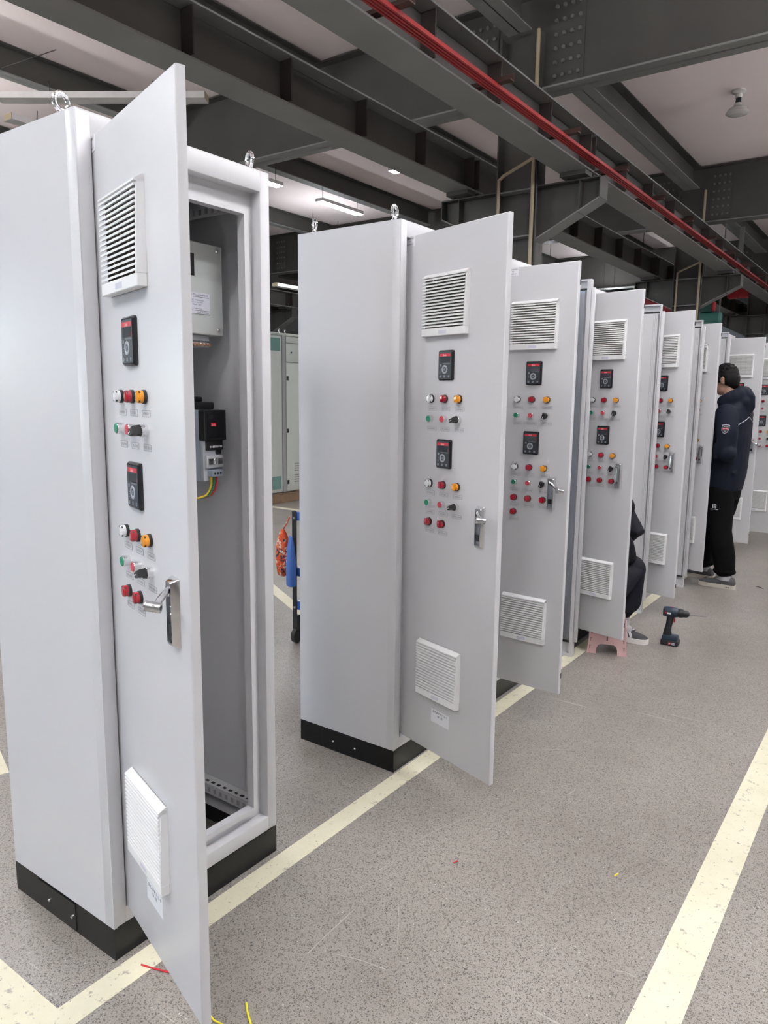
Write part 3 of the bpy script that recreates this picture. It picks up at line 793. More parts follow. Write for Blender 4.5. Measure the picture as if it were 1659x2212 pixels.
c7, d7 = cabinet(0, 6.585, False, (.343, 6.574), -.154, 'grey control cabinet behind the standing worker, its handle lever swung out', (.84, -.30, -.42), 3, V0, 'sel_down', tag=False, vh=.036+V0, eyes=False)
c8, d8 = cabinet(.03, 7.27, False, (.44, 7.335), -.03, 'grey control cabinet at the right edge, last of the row', None, 3, V0, 'sel_down', tag=False, eyes=False)

# inside the first cabinet
fl = MB()
fl.box(-.45, -.13, .300, .536, 1.640, 1.893, 'filter_box', .002, 1)
fl.box(-.131, -.1285, .30, .432, 1.80, 1.86, 'black')
for yy, zz in ((.515, 1.656), (.515, 1.878)): fl.lathe([(.006, 0), (.006, .003), (.003, .006)], (-.130, yy, zz), (1, 0, 0), 'chrome', 12)
flo = fl.build('harmonic_filter', c1)
lbm = MB(); lbm.M = Matrix(((0, -1, 0, -.1285), (1, 0, 0, .435), (0, 0, 1, 1.725), (0, 0, 0, 1)))
lbm.box(-.062, .050, 0, .001, -.028, .030, 'sticker')
for txt, zz, hh, ww in (('Harmonics Filter PHF010', .023, .0055, .098), ('S/N:  Y040N030E', .0085, .0040, .046), ('Frequency: 50Hz', .0025, .0040, .040), ('Power: 15kW', -.0035, .0040, .030), ('Weight: 9kg', -.0145, .0040, .030), ('MADE IN CHINA', -.0245, .0045, .042)):
    lbm.text(txt, -.006 if 'Filter' in txt else (.004 if 'MADE' not in txt else .024), zz, hh, 'ink', -.0004, w=ww)
for zz in (.0175, -.0195): lbm.box(-.058, .048, -.0004, 0, zz-.0005, zz+.0005, 'ink')
lbm.build('rating_label', flo)
tb = MB(); tb.box(-.22, -.145, .38, .495, 1.606, 1.640, 'inverter_light', .002, 1)
for k in range(8): tb.cyl((-.146, .392+k*.0135, 1.612), (-.135, .392+k*.0135, 1.612), .0048, 'copper', 10)
tb.box(-.146, -.1435, .38, .495, 1.619, 1.624, 'chrome')
tb.build('terminal_strip', flo)
iv = MB()
iv.box(-.44, -.165, .4645, .543, 1.212, 1.424, 'inverter_grey', .003, 2)
iv.box(-.165, -.150, .466, .541, 1.212, 1.334, 'inverter_light', .002, 1)
inv = iv.build('frequency_inverter', c1)
cv = MB(); cv.box(-.166, -.138, .4625, .547, 1.334, 1.424, 'black', .002, 1); cv.box(-.1385, -.137, .472, .535, 1.342, 1.415, 'black_gloss')
cv.box(-.1372, -.1365, .486, .506, 1.376, 1.386, 'brand_red'); cv.box(-.1372, -.1360, .474, .495, 1.398, 1.412, 'tool_black')
cv.M = Matrix(((0, -1, 0, -.1360), (1, 0, 0, .496), (0, 0, 1, 1.381), (0, 0, 0, 1))); cv.text('Danfoss', 0, 0, .005, 'ink_white', 0, w=.016, shear=.35); cv.M = None
cv.build('front_cover', inv)
fn = MB(); fn.box(-.40, -.175, .468, .536, 1.424, 1.447, 'black', .006, 2); fn.box(-.40, -.20, .468, .512, 1.447, 1.463, 'black', .005, 2); fn.build('top_vent', inv)
ct = MB(); ct.box(-.160, -.144, .474, .538, 1.304, 1.334, 'black', .002, 1)
for k in range(9): ct.box(-.1445, -.1430, .486+k*.0055, .489+k*.0055, 1.312, 1.318, 'ink_white')
ct.box(-.155, -.143, .512, .530, 1.292, 1.306, 'black', .002, 1); ct.build('control_terminals', inv)
cw = MB(); cw.box(-.152, -.140, .470, .536, 1.252, 1.290, 'clear_plastic', .003, 2); cw.ball((-.142, .503, 1.272), (.006, .008, .012), 'chrome', n=12, m=8)
for yy in (.485, .522): cw.box(-.141, -.139, yy-.009, yy+.009, 1.262, 1.280, 'satin_metal')
cw.build('clear_window', inv)
tm = MB(); tm.box(-.155, -.128, .480, .522, 1.226, 1.246, 'inverter_grey', .002, 1)
for k in range(3): tm.cyl((-.1285, .490+k*.011, 1.236), (-.1275, .490+k*.011, 1.236), .0036, 'black', 10)
tm.build('power_terminal', inv)
for k, c in enumerate(('wire_yellow', 'wire_green', 'wire_red')):
    yy = .486+k*.0105
    MB().tube([(-.142, yy, 1.228), (-.142, yy, 1.205), (-.145, yy-.004, 1.185), (-.150, yy-.014, 1.170), (-.158, yy-.035, 1.163), (-.17, yy-.11, 1.163), (-.2, yy-.17, 1.17)], .0032, c, 8).build('power_wire', inv, label={'wire_yellow': 'yellow wire', 'wire_green': 'green wire', 'wire_red': 'red wire'}[c])
for zz, lab in ((.165, None), (2.015, None)):
    rl = MB(); rl.box(-.44, -.045, .545, .589, zz, zz+.004, 'white_plastic'); rl.box(-.44, -.045, .543, .547, zz-.028, zz+.004, 'paint')
    for k in range(14): rl.box(-.43+k*.028, -.416+k*.028, .556, .566, zz+.0041, zz+.0046, 'black'); rl.box(-.43+k*.028, -.418+k*.028, .5424, .543, zz-.020, zz-.004, 'plate_grey')
    rl.build('mounting_rail', c1)

# side panels standing free between the far cabinets
def side_panel(xf, y, zt, label, metal, D=.47):
    t = thing('side_panel', label, 'panel', (xf, y, 0), 0, 'loose side panels between the far cabinets')
    pm = 'galvanised' if metal else 'paint'
    mb = MB(); w = .022 if metal else .006
    mb.prism([(-D, 0), (0, 0), (0, zt), (-D, zt)], [[(-D+.02, .018), (-D+.02, zt-.008), (-w, zt-.008), (-w, .018)]], lambda u, v, q: (u, q, v), 'paint', .030)
    mb.build('panel_frame', t)
    mb = MB(); mb.box(-D+.02, -w, .024, .029, .018, zt-.008, 'paint')
    mb.box(-D+.02, -w, .004, .024, .098, zt-.058, pm)
    for k, dx in enumerate((.020, .030, .040)): mb.box(-w-dx-.0007, -w-dx+.0007, .0034, .0042, .10, zt-.062, 'plate_grey')
    mb.box(-w-.012, -w-.002, .003, .0045, .10, zt-.062, 'ink_grey')
    mb.build('panel_sheet', t)
    for z in (.088, zt-.052):
        MB().box(-D+.02, -w, .001, .012, z-.006, z+.006, 'black', .003).build('rubber_strap', t)
    mb = MB(); mb.box(.001, .022, .002, .020, .092, zt-.045, 'paint', .003); mb.build('edge_strip', t)
side_panel(.071, 2.945, 2.100, 'galvanised loose side panel just before the door beside the seated worker', True)
side_panel(.117, 4.085, 2.085, 'pale grey loose side panel with black straps left of the fifth cabinet door', False)
side_panel(.160, 5.015, 2.062, 'pale grey loose side panel with black straps left of the door by the standing worker', False)
side_panel(.045, 6.500, 2.090, 'pale grey loose side panel with black straps behind the head of the standing worker', False)
# ------------------------------------------------------------------ people
def limb(mb, pts, rs, mt, seg=14):
    """tapered limb with rounded ends, splined through its joints"""
    P = [Vector(p) for p in pts]; mb.tube(P, rs[0], mt, seg, rs=rs)
    for p, r in zip(P, rs): mb.ball(p, r*.99, mt, n=seg, m=8)
def ell(c, a, b, n=24, tilt=0.0, p=2.4):
    c = Vector(c); out = []
    for k in range(n):
        t = 2*PI*k/n; ct, st = math.cos(t), math.sin(t)
        x = a*math.copysign(abs(ct)**(2/p), ct); y = b*math.copysign(abs(st)**(2/p), st)
        out.append(c+Vector((x, y*math.cos(tilt), y*math.sin(tilt))))
    return out
def hand(mb, wrist, d, palm_n, s):
    """palm, four bent fingers of different lengths and a thumb leaving the side of the palm"""
    w = Vector(wrist); d = Vector(d).normalized(); n = Vector(palm_n); n = (n-d*n.dot(d)).normalized(); a = d.cross(n)*s
    old = mb.M
    mb.obox(w+d*.050, d*.050, a*.038, n*.013, 'skin', .010)
    for k, L in enumerate((.066, .075, .070, .055)):
        b = w+d*.096+a*(-.030+.020*k); q1 = b+d*L*.42+n*.006; q2 = q1+d*L*.30+n*.020; q3 = q2+d*L*.10+n*.026
        limb(mb, [b-d*.012, q1, q2, q3], [.0088, .0082, .0076, .0068], 'skin', 8)
    b = w+d*.030-a*.034; limb(mb, [b+a*.008, b-a*.022+d*.020+n*.008, b-a*.026+d*.050+n*.018], [.0105, .0098, .0085], 'skin', 8)
def head(mb, c, fwd, upv):
    c = Vector(c); fy = Vector(fwd).normalized(); uz = Vector(upv); uz = (uz-fy*uz.dot(fy)).normalized(); rx = fy.cross(uz)
    M = Matrix((rx, fy, uz)).transposed()
    L = lambda x, y, z: c+M @ Vector((x, y, z))
    mb.ball(L(0, -.012, .022), (.074, .094, .088), 'skin', M, 20, 14)
    mb.ball(L(0, .018, -.030), (.058, .066, .078), 'skin', M, 18, 12)
    mb.ball(L(0, .048, -.078), (.030, .028, .024), 'skin', M)
    limb(mb, [L(0, .082, .015), L(0, .098, -.022)], [.009, .014], 'skin', 10)         # nose
    for s in (-1, 1):
        mb.ball(L(s*.014, .090, -.026), (.008, .008, .007), 'skin', M)
        mb.ball(L(s*.030, .072, .022), (.020, .012, .008), 'skin', M)           # brow
        mb.ball(L(s*.032, .074, .006), (.011, .008, .007), 'skin', M)           # eyelid
        mb.ball(L(s*.042, .056, -.018), (.020, .018, .016), 'skin', M)         # cheek
        mb.ball(L(s*.076, -.010, -.006), (.009, .018, .030), 'skin', M)          # ear
        mb.ball(L(s*.081, -.018, .006), (.008, .014, .020), 'skin', M)
    mb.ball(L(0, .079, -.052), (.023, .009, .0055), 'skin', M); mb.ball(L(0, .078, -.063), (.019, .009, .006), 'skin', M)
    return L, M
def shoe(parent, ank, d, mt_up, mt_sole, stripes=False, slip=False, K=1.0):
    ank = Vector(ank); d = Vector((d[0], d[1], 0)).normalized(); s = Vector((d.y, -d.x, 0)); g = Vector((ank.x, ank.y, 0))
    prof = [(-.082, .022, .060), (-.072, .032, .088), (-.035, .036, .098), (.020, .038, .088), (.070, .042, .070), (.115, .046, .058), (.155, .043, .050), (.180, .030, .042), (.190, .014, .036)]
    prof = [(a*K, b_*(1+K)/2, c) for a, b_, c in prof]
    mb = MB(); rg = []
    for t, hw, h in prof:
        r = []
        for k in range(16):
            a = 2*PI*k/16; ca, sa = math.cos(a), math.sin(a)
            z = .020 if sa < 0 else .020+(h-.020)*sa**.8
            r.append(g+d*t+s*(hw*math.copysign(abs(ca)**.75, ca))+Vector((0, 0, z if sa >= 0 else .018)))
        rg.append(r)
    mb.rings(rg, mt_up)
    if slip:
        mb.box(0, 0, 0, 0, 0, 0, mt_up)
    u = mb.build('shoe', parent, smooth=60)
    sm = MB(); out = [(t, hw+.004) for t, hw, h in prof]
    loop = [(t, w) for t, w in out]+[(t, -w) for t, w in reversed(out)]
    loop = [(-.088*K, 0)]+loop[:len(out)]+[(.197*K, 0)]+loop[len(out):]
    sm.prism(loop, [], lambda a, b, q: g+d*a+s*b+Vector((0, 0, .001+q)), mt_sole, .031)
    for k in range(3):
        for sd in (-1, 1):
            c = g+d*(-.045+k*.012)+s*(sd*.0395)+Vector((0, 0, .014)); sm.obox(c, d*.004, s*.001, (0, 0, .003), 'rubber')
    sm.build('sole', u)
    if stripes:
        st = MB()
        for k in range(2):
            for sd in (-1, 1):
                a = g+d*(.050+k*.024)+s*(sd*.0415)+Vector((0, 0, .034)); b = g+d*(.036+k*.024)+s*(sd*.0345)+Vector((0, 0, .068))
                st.bar(a, b, .013, .006, 'ink_white', up=s*sd)
        st.build('stripe', u)
        lc = MB()
        for k in range(4): lc.bar(g+d*(.02+k*.018)+s*.022+Vector((0, 0, .088-k*.006)), g+d*(.028+k*.018)-s*.022+Vector((0, 0, .088-k*.006)), .005, .004, 'black')
        lc.build('lace', u)
    return u
def collar_pts(c, a, b, tilt, n=20):
    return ell(c, a, b, n, tilt, 2.0)

# --- standing worker
pm = thing('person', 'standing person in a navy hooded jacket, black trousers and grey shoes, leaning into a cabinet', 'person', (.405, 5.335, 0), R(82))
b = MB()
b.rings([ell((0, .085, .80), .150, .100), ell((0, .08, .92), .160, .105), ell((0, .065, 1.05), .140, .090), ell((0, .06, 1.20), .150, .090), ell((0, .055, 1.34), .150, .080), ell((0, .045, 1.42), .100, .065)], 'skin')
limb(b, [(0, .025, 1.40), (0, .075, 1.50), (0, .10, 1.56)], [.062, .055, .054], 'skin')
HL, HM = head(b, (0, .128, 1.622), (0, .93, -.30), (0, .30, .95))
for s, ay, kx in ((-1, -.03, -.12), (1, .215, .11)):
    limb(b, [(s*.09, .085, .86), (kx, .045+.5*(ay+.03), .48), (s*.105, ay, .09)], [.082, .056, .038], 'skin')
    limb(b, [(s*.107, ay, .09), (s*.107, ay+.10, .036), (s*.107, ay+.14, .033)], [.030, .018, .014], 'skin')
LE, LW = Vector((-.240, -.008, 1.080)), Vector((-.040, .275, 1.170)); RE, RW = Vector((.190, .15, 1.12)), Vector((.10, .33, 1.20))
for s, e, w_ in ((-1, LE, LW), (1, RE, RW)):
    limb(b, [(s*.155, .040, 1.345), e, w_], [.045, .038, .027], 'skin')
    hand(b, w_, (Vector((.03, .46, 1.24))-w_), (-s*.8, .1, -.5), s)
fuse(b, 'body', .0045, 3, pm)
j = MB()
j.rings([ell((0, .070, .765), .180, .125), ell((0, .070, .85), .195, .138), ell((0, .060, .95), .200, .140), ell((0, .055, 1.07), .205, .136), ell((0, .050, 1.20), .212, .138), ell((0, .045, 1.32), .212, .130), ell((0, .035, 1.40), .185, .115), ell((0, .025, 1.46), .120, .100), ell((0, .050, 1.505), .092, .090)], 'jacket')
for s, e, w_ in ((-1, LE, LW), (1, RE, RW)):
    sh = Vector((s*.170, .035, 1.355)); mid = (sh+e)/2+Vector((s*.012, -.010, 0)); fm = (e+w_)/2+Vector((0, 0, -.012))
    limb(j, [sh, mid, e+Vector((0, -.012, -.010)), fm, w_-(w_-e)*.06], [.088, .080, .070, .062, .050], 'jacket', 18)
# hood lying on the shoulders, open at the neck
for k in range(11):
    a = PI*(.02+.96*k/10); x = .115*math.cos(a); y = .090-.115*math.sin(a); z = 1.455+.055*math.sin(a)
    j.ball((x, y, z), (.050, .048+.018*math.sin(a), .050+.022*math.sin(a)), 'jacket', n=12, m=8)
limb(j, [(0, -.030, 1.530), (0, -.060, 1.49), (0, -.072, 1.42), (0, -.055, 1.365)], [.046, .050, .042, .026], 'jacket')
limb(j, [(-.06, -.015, 1.51), (-.06, -.048, 1.46), (-.03, -.058, 1.39)], [.042, .045, .032], 'jacket')
limb(j, [(.06, -.015, 1.51), (.06, -.048, 1.46), (.03, -.058, 1.39)], [.042, .045, .032], 'jacket')
# folds
for (a_, b_, r_) in (((-.23, .02, 1.20), (-.245, .060, 1.04), .050), ((-.10, -.060, 1.10), (.10, -.052, 1.03), .026), ((-.15, -.045, .92), (.12, -.050, .90), .024)):
    limb(j, [a_, (Vector(a_)+Vector(b_))/2+Vector((0, 0, -.01)), b_], [r_*.6, r_, r_*.5], 'jacket')
jk = fuse(j, 'jacket', .007, 9, pm)
jb = BVHTree.FromPolygons([v.co.copy() for v in jk.data.vertices], [tuple(p.vertices) for p in jk.data.polygons])
def on_surface(bvh, o, d, off):
    h = bvh.ray_cast(Vector(o), Vector(d).normalized()); return (h[0]+h[1]*off) if h[0] else None
# sleeve badge: shield with red lettering band
def decal(bvh, org, d, right, upv, polys, parent, name, off=.0015):
    mb = MB(); org = Vector(org); right = Vector(right); upv = Vector(upv)
    for pts, mt, k in polys:
        n = len(pts); c = (sum(p[0] for p in pts)/n, sum(p[1] for p in pts)/n)
        vs = []
        for u, v in [c]+list(pts):
            q = on_surface(bvh, org+right*u+upv*v, d, off+k*.0008)
            vs.append(q if q is not None else org+right*u+upv*v)
        mb.add(vs, [(0, 1+i, 1+(i+1) % n) for i in range(n)], mt)
    return mb.build(name, parent)
def shield(s): return [(-.022*s, .026*s), (0, .031*s), (.022*s, .026*s), (.022*s, -.004*s), (.016*s, -.020*s), (0, -.031*s), (-.016*s, -.020*s), (-.022*s, -.004*s)]
band = lambda x0, x1, y0, y1: [(x0, y0), (x1, y0), (x1, y1), (x0, y1)]
decal(jb, (-.6, -.005, 1.255), (1, 0, 0), (0, -1, 0), (0, 0, 1), [(shield(1.15), 'jacket_trim', 0), (shield(1.0), 'ink', 1), (band(-.019, .019, -.004, .010), 'cap_red', 2), (band(-.014, .014, .017, .020), 'jacket_trim', 2), (band(-.015, .015, .002, .004), 'ink_white', 3), (band(-.006, .006, -.016, -.013), 'jacket_trim', 2)], jk, 'badge')
pip = MB()
pts = [on_surface(jb, (-.6, y, 1.335-(y+.10)*.1), (1, 0, 0), .001) for y in (.12, .14, .16, .18)]
pts = [p for p in pts if p is not None]
if len(pts) > 1: pip.tube(pts, .0028, 'jacket_trim', 6)
pts = [on_surface(jb, (x, -.6, 1.345-.40*abs(x+.02)), (0, 1, 0), .001) for x in (-.17, -.14, -.11, -.08, -.05, -.02, .02, .06, .10, .14, .17)]
pts = [p for p in pts if p is not None]
if len(pts) > 1: pip.tube(pts, .0028, 'jacket_trim', 6)
pip.build('reflective_piping', jk)
tr = MB()
tr.rings([ell((0, .075, .70), .165, .120), ell((0, .075, .78), .172, .128), ell((0, .070, .88), .170, .125)], 'trousers')
for s, ay, kx in ((-1, -.03, -.12), (1, .215, .11)):
    tr.M = None
    limb(tr, [(s*.085, .075, .76), (s*.100+.0, .06+.2*ay, .60), (kx, .035+.5*(ay+.03), .44), (s*.108, ay+.015, .24), (s*.106, ay+.005, .155)], [.112, .104, .094, .084, .078], 'trousers', 20)
    for k in range(8):
        a = 2*PI*k/8; tr.ball((s*.106+.045*math.cos(a), ay+.005+.050*math.sin(a), .135), (.040, .040, .026), 'trousers', n=10, m=6)
tro = fuse(tr, 'trousers', .007, 4, pm)
tb_ = BVHTree.FromPolygons([v.co.copy() for v in tro.data.vertices], [tuple(p.vertices) for p in tro.data.polygons])
Bpts = lambda x0, x1, y0, y1: band(x0, x1, y0, y1)
decal(tb_, (-.6, .060, .650), (1, 0, 0), (0, -1, 0), (0, 0, 1), [(Bpts(-.012, -.006, -.012, .018), 'ink_white', 0), (Bpts(-.002, .003, -.012, .018), 'ink_white', 0), (Bpts(.003, .014, .013, .018), 'ink_white', 0), (Bpts(.003, .013, .001, .005), 'ink_white', 0), (Bpts(.003, .014, -.012, -.008), 'ink_white', 0), (Bpts(.011, .016, .004, .015), 'ink_white', 0), (Bpts(.011, .016, -.010, .001), 'ink_white', 0), (Bpts(-.026, .030, -.024, -.0185), 'ink_white', 0)], tro, 'logo')
hr = MB()
for c_, r_ in (((0, -.020, .040), (.082, .098, .082)), ((0, -.052, .005), (.076, .062, .085)), ((0, -.060, -.035), (.060, .042, .055))):
    hr.ball(HL(*c_), r_, 'hair', HM, 22, 14)
for s in (-1, 1): hr.ball(HL(s*.072, .018, .020), (.014, .022, .034), 'hair', HM); hr.ball(HL(s*.060, -.040, .0), (.026, .036, .055), 'hair', HM)
rr = random.Random(3)
for k in range(60):
    a, e_ = rr.uniform(0, 2*PI), rr.uniform(.1, 1.3); p = HL(.076*math.cos(a)*math.sin(e_), -.022+.092*math.sin(a)*math.sin(e_)*.95, .045+.078*math.cos(e_))
    hr.ball(p, (.013, .015, .010), 'hair', n=8, m=6)
fuse(hr, 'hair', .004, 2, pm)
for s, ay in ((-1, -.03), (1, .215)):
    shoe(pm, (s*.108, ay, .09), (s*.06, 1), 'shoe_grey', 'sole', slip=True)
    mb = MB(); mb.tube([(s*.107, ay-.006, .065), (s*.107, ay-.006, .140)], .043, 'sock', 16, rs=[.050, .045]); mb.ball((s*.107, ay+.030, .070), (.036, .042, .028), 'sock'); mb.build('sock', pm)

# --- seated worker behind the fourth door
ps = thing('person', 'seated person in dark work clothes and striped sneakers, bent forward behind an open cabinet door', 'person', (.135, 3.262, 0), R(-8))
b = MB()
b.rings([ell((-.035, -.02, .275), .115, .100), ell((-.035, .0, .34), .115, .10), ell((-.035, .04, .44), .110, .09, tilt=-.5), ell((-.035, .08, .56), .115, .085, tilt=-.6), ell((-.04, .12, .645), .110, .075, tilt=-.7), ell((-.045, .14, .69), .080, .055, tilt=-.8)], 'skin')
limb(b, [(-.045, .125, .68), (-.047, .145, .745)], [.055, .052], 'skin')
SL, SM = head(b, (-.047, .153, .800), (.80, .28, -.55), (.45, .20, .80))
J = {1: ((.035, .0, .345), (.031, .247, .435), (.026, .190, .09)), -1: ((-.070, .0, .345), (-.066, .285, .445), (-.066, .27, .09))}
for s, (h_, k_, a_) in J.items(): limb(b, [h_, k_, a_], [.080, .055, .038], 'skin')
limb(b, [J[1][2], (.10, .203, .034), (.13, .208, .030)], [.030, .018, .014], 'skin'); limb(b, [J[-1][2], (-.066, .35, .034), (-.066, .38, .030)], [.030, .018, .014], 'skin')
A = {1: ((.045, .09, .62), (.010, .24, .49), (-.05, .34, .48)), -1: ((-.105, .10, .62), (-.090, .26, .49), (-.06, .35, .52))}
for s, (h_, e_, w_) in A.items():
    limb(b, [h_, e_, w_], [.050, .040, .027], 'skin'); hand(b, w_, Vector((-.30, .50, .44))-Vector(w_), (-s*.7, .1, -.6), s)
fuse(b, 'body', .0045, 3, ps)
j = MB()
j.rings([ell((-.035, -.02, .262), .135, .125), ell((-.035, -.01, .34), .135, .130), ell((-.035, .03, .45), .135, .120, tilt=-.5), ell((-.035, .07, .57), .135, .115, tilt=-.6), ell((-.04, .11, .66), .120, .100, tilt=-.7), ell((-.045, .13, .715), .090, .075, tilt=-.8), ell((-.047, .145, .75), .075, .070, tilt=-.8)], 'coat_dark')
for s, (h_, e_, w_) in A.items():
    limb(j, [h_, (Vector(h_)+Vector(e_))/2+Vector((s*.01, -.02, 0)), e_, (Vector(e_)+Vector(w_))/2, Vector(w_)], [.066, .066, .060, .054, .044], 'coat_dark', 16)
for k in range(9):
    a = PI*k/8; j.ball((-.047+.085*math.cos(a), .14-.085*math.sin(a), .715+.03*math.sin(a)), .042, 'coat_dark', n=10, m=8)
fuse(j, 'jacket', .007, 4, ps)
tr = MB()
tr.rings([ell((-.03, -.01, .270), .130, .105), ell((-.03, .0, .34), .135, .115)], 'coat_dark')
for s, (h_, k_, a_) in J.items():
    h_, k_, a_ = Vector(h_), Vector(k_), Vector(a_)
    limb(tr, [h_, (h_+k_)/2, k_+Vector((s*.004, .006, 0)), (k_+a_)/2+Vector((s*.006, .012, -.02)), a_+Vector((0, 0, .105))], [.088, .092, .090, .084, .066], 'coat_dark', 18)
    for k in range(8):
        q = 2*PI*k/8; tr.ball(a_+Vector((.036*math.cos(q), .036*math.sin(q), .100)), (.034, .034, .024), 'coat_dark', n=10, m=6)
fuse(tr, 'trousers', .007, 4, ps)
shoe(ps, J[1][2], (.985, .16), 'shoe_dark', 'sole_white', stripes=True, K=.86); shoe(ps, J[-1][2], (0, 1), 'shoe_dark', 'sole_white', stripes=True, K=.86)
for s in (1, -1):
    a_ = J[s][2]; mb = MB(); mb.tube([(a_[0], a_[1], .060), (a_[0], a_[1], .105), (a_[0], a_[1], .165)], .040, 'sock', 18, rs=[.046, .045, .043]); mb.ball((a_[0]+(.028 if s > 0 else 0), a_[1]+(.004 if s > 0 else .028), .070), (.040, .036, .030), 'sock'); mb.build('sock', ps)
hr = MB(); hr.ball(SL(0, -.020, .030), (.080, .098, .078), 'hair', SM, 20, 12); hr.ball(SL(0, -.052, .0), (.072, .058, .078), 'hair', SM, 20, 12); fuse(hr, 'hair', .005, 2, ps)
cp = MB(); cp.ball(SL(0, -.012, .052), (.090, .108, .076), 'coat_dark', SM, 24, 14); cp.ball(SL(0, -.05, .0), (.082, .066, .086), 'coat_dark', SM, 20, 12)
hrg = []
for wx, zt, zb, hy in ((.06, .875, .600, .085), (.12, .872, .585, .088), (.165, .850, .590, .085), (.205, .812, .604, .078), (.245, .742, .645, .066), (.272, .694, .668, .052)):
    dx = wx-.135; lx, ly = .99*dx-.0247, .139*dx+.176
    hrg.append([Vector((lx, ly+hy*math.copysign(abs(math.cos(q))**.7, math.cos(q)), (zt+zb)/2+(zt-zb)/2*math.copysign(abs(math.sin(q))**.8, math.sin(q)))) for q in [2*PI*k/24 for k in range(24)]])
cp.rings(hrg, 'coat_dark')
fuse(cp, 'hood', .004, 2, ps)
# ------------------------------------------------------------------ things on the floor
# pink folding step stool
t = thing('step_stool', 'pink plastic folding step stool under the seated person', 'stool', (.186, 3.200, 0), R(18))
def stool_side(y, tilt):
    mb = MB()
    arch = [(-.062+.062*(1-math.cos(a))*1.0, .072*math.sin(a)) for a in [PI*k/10 for k in range(11)]]
    arch = [(-.060, 0), (-.058, .030), (-.050, .050), (-.034, .058), (.034, .058), (.050, .050), (.058, .030), (.060, 0)]
    outer = [(-.112, 0)]+arch+[(.112, 0), (.090, .205), (-.090, .205)]
    win = list(reversed(rrect(0, .155, .105, .060, .014)))
    mb.prism(outer, [win], lambda u, v, q: (u, y+q+tilt*(.205-v), v), 'pink', .010)
    s = mb.build('side_panel', t)
    sl = MB()
    for sx in (-1, 1):
        for k in range(4):
            z = .035+k*.042; x = sx*(.097-z*.10)
            sl.box(x-.0045, x+.0045, y+tilt*(.205-z)-.0012, y+tilt*(.205-z)+.002, z-.011, z+.011, 'pink_dark'); sl.box(x-.0040-sx*.002, x+.0030-sx*.002, y+tilt*(.205-z)-.0022, y+tilt*(.205-z), z-.009, z+.009, 'pink')
    sl.box(-.0035, .0035, y+tilt*.12-.0012, y+tilt*.12+.003, .062, .110, 'pink_dark')
    sl.build('hinge_slot', s)
stool_side(-.055, -.18); stool_side(.045, .18)
mb = MB(); mb.box(-.094, .094, -.062, .062, .205, .217, 'pink', .004); mb.build('seat', t)
for sx in (-1, 1):
    mb = MB(); mb.bar((sx*.100, -.055-.18*.12, .10), (sx*.100, .055+.18*.12, .10), .008, .14, 'pink'); mb.build('end_panel', t)

# cordless drill
t = thing('cordless_drill', 'dark blue cordless drill standing on its battery on the floor', 'drill', (.445, 3.53, 0), R(4))
mb = MB(); mb.rings([[(x, r*math.cos(a)*.92, .203+r*math.sin(a)) for a in [2*PI*k/20 for k in range(20)]] for x, r in ((-.036, .018), (-.033, .027), (-.020, .032), (.020, .033), (.036, .030), (.050, .026))], 'tool_blue')
mb.box(-.034, -.022, -.030, .030, .178, .228, 'tool_black', .008)
hsg = mb.build('housing', t)
mb = MB(); mb.box(-.008, .014, -.0318, -.0305, .196, .206, 'ink_white'); mb.box(-.022, -.008, -.0322, -.0312, .198, .207, 'tool_red'); mb.box(.006, .016, -.006, .006, .234, .238, 'tool_red', .002); mb.build('marking', hsg)
mb = MB(); mb.rings([[(x, r*math.cos(a), .203+r*math.sin(a)) for a in [2*PI*k/18 for k in range(18)]] for x, r in ((.050, .026), (.062, .027), (.078, .024), (.080, .022), (.098, .021), (.110, .014), (.114, .007))], 'tool_black'); mb.build('chuck', t)
mb = MB(); mb.tube([(.112, 0, .203), (.210, 0, .206)], .0040, 'satin_metal', 10); mb.build('drill_bit', t)
mb = MB(); mb.rings([ [Vector(c)+Vector((a_*math.cos(q), b_*math.sin(q), 0)) for q in [2*PI*k/18 for k in range(18)]] for c, a_, b_ in (((.010, 0, .185), .026, .022), ((.006, 0, .160), .020, .019), ((.002, 0, .125), .019, .018), ((-.004, 0, .090), .021, .019), ((-.004, 0, .060), .026, .024))], 'tool_black'); mb.build('grip', t)
mb = MB(); mb.box(.026, .036, -.007, .007, .140, .168, 'tool_red', .004); mb.build('trigger', t)
mb = MB(); mb.box(-.030, .060, -.032, .032, .030, .062, 'tool_blue', .008); mb.box(-.036, .066, -.036, .036, .0, .034, 'tool_black', .006)
bt = mb.build('battery_pack', t)
mb = MB(); mb.box(.010, .026, -.0368, -.0358, .008, .024, 'tool_red'); mb.box(.030, .048, -.0368, -.0358, .008, .024, 'key_grey'); mb.box(.013, .023, -.0372, -.0366, .014, .018, 'ink_white'); mb.build('battery_label', bt)

# wire offcuts
def wire(pts, r, m, label): MB().tube(pts, r, m, 8).build('wire_offcut', label=label, cat='wire')
wire([(.066, .030, .0025), (.100, .040, .0025), (.160, .062, .0025)], .0022, 'wire_red', 'short red wire offcut on the floor in front of the first plinth')
wire([(.376, .105, .003), (.398, .088, .003), (.440, .062, .003)], .0025, 'wire_bright', 'straight bright yellow wire offcut lying on the bare floor')
wire([(.335, .028, .003), (.352, .024, .003), (.392, .030, .003)], .0022, 'wire_bright', 'yellow wire offcut tucked at the bottom edge of the nearest door')
wire([(.500, .888, .002), (.504, .904, .002)], .0022, 'wire_red', 'tiny red wire snippet in the middle of the aisle')
wire([(.936, 1.132, .002), (.940, 1.150, .002)], .0022, 'wire_bright', 'tiny yellow wire snippet near the aisle line')
wire([(.62, 5.43, .002), (.66, 5.41, .002), (.68, 5.38, .002)], .002, 'rubber', 'small black wire snippet on the floor behind the standing person')

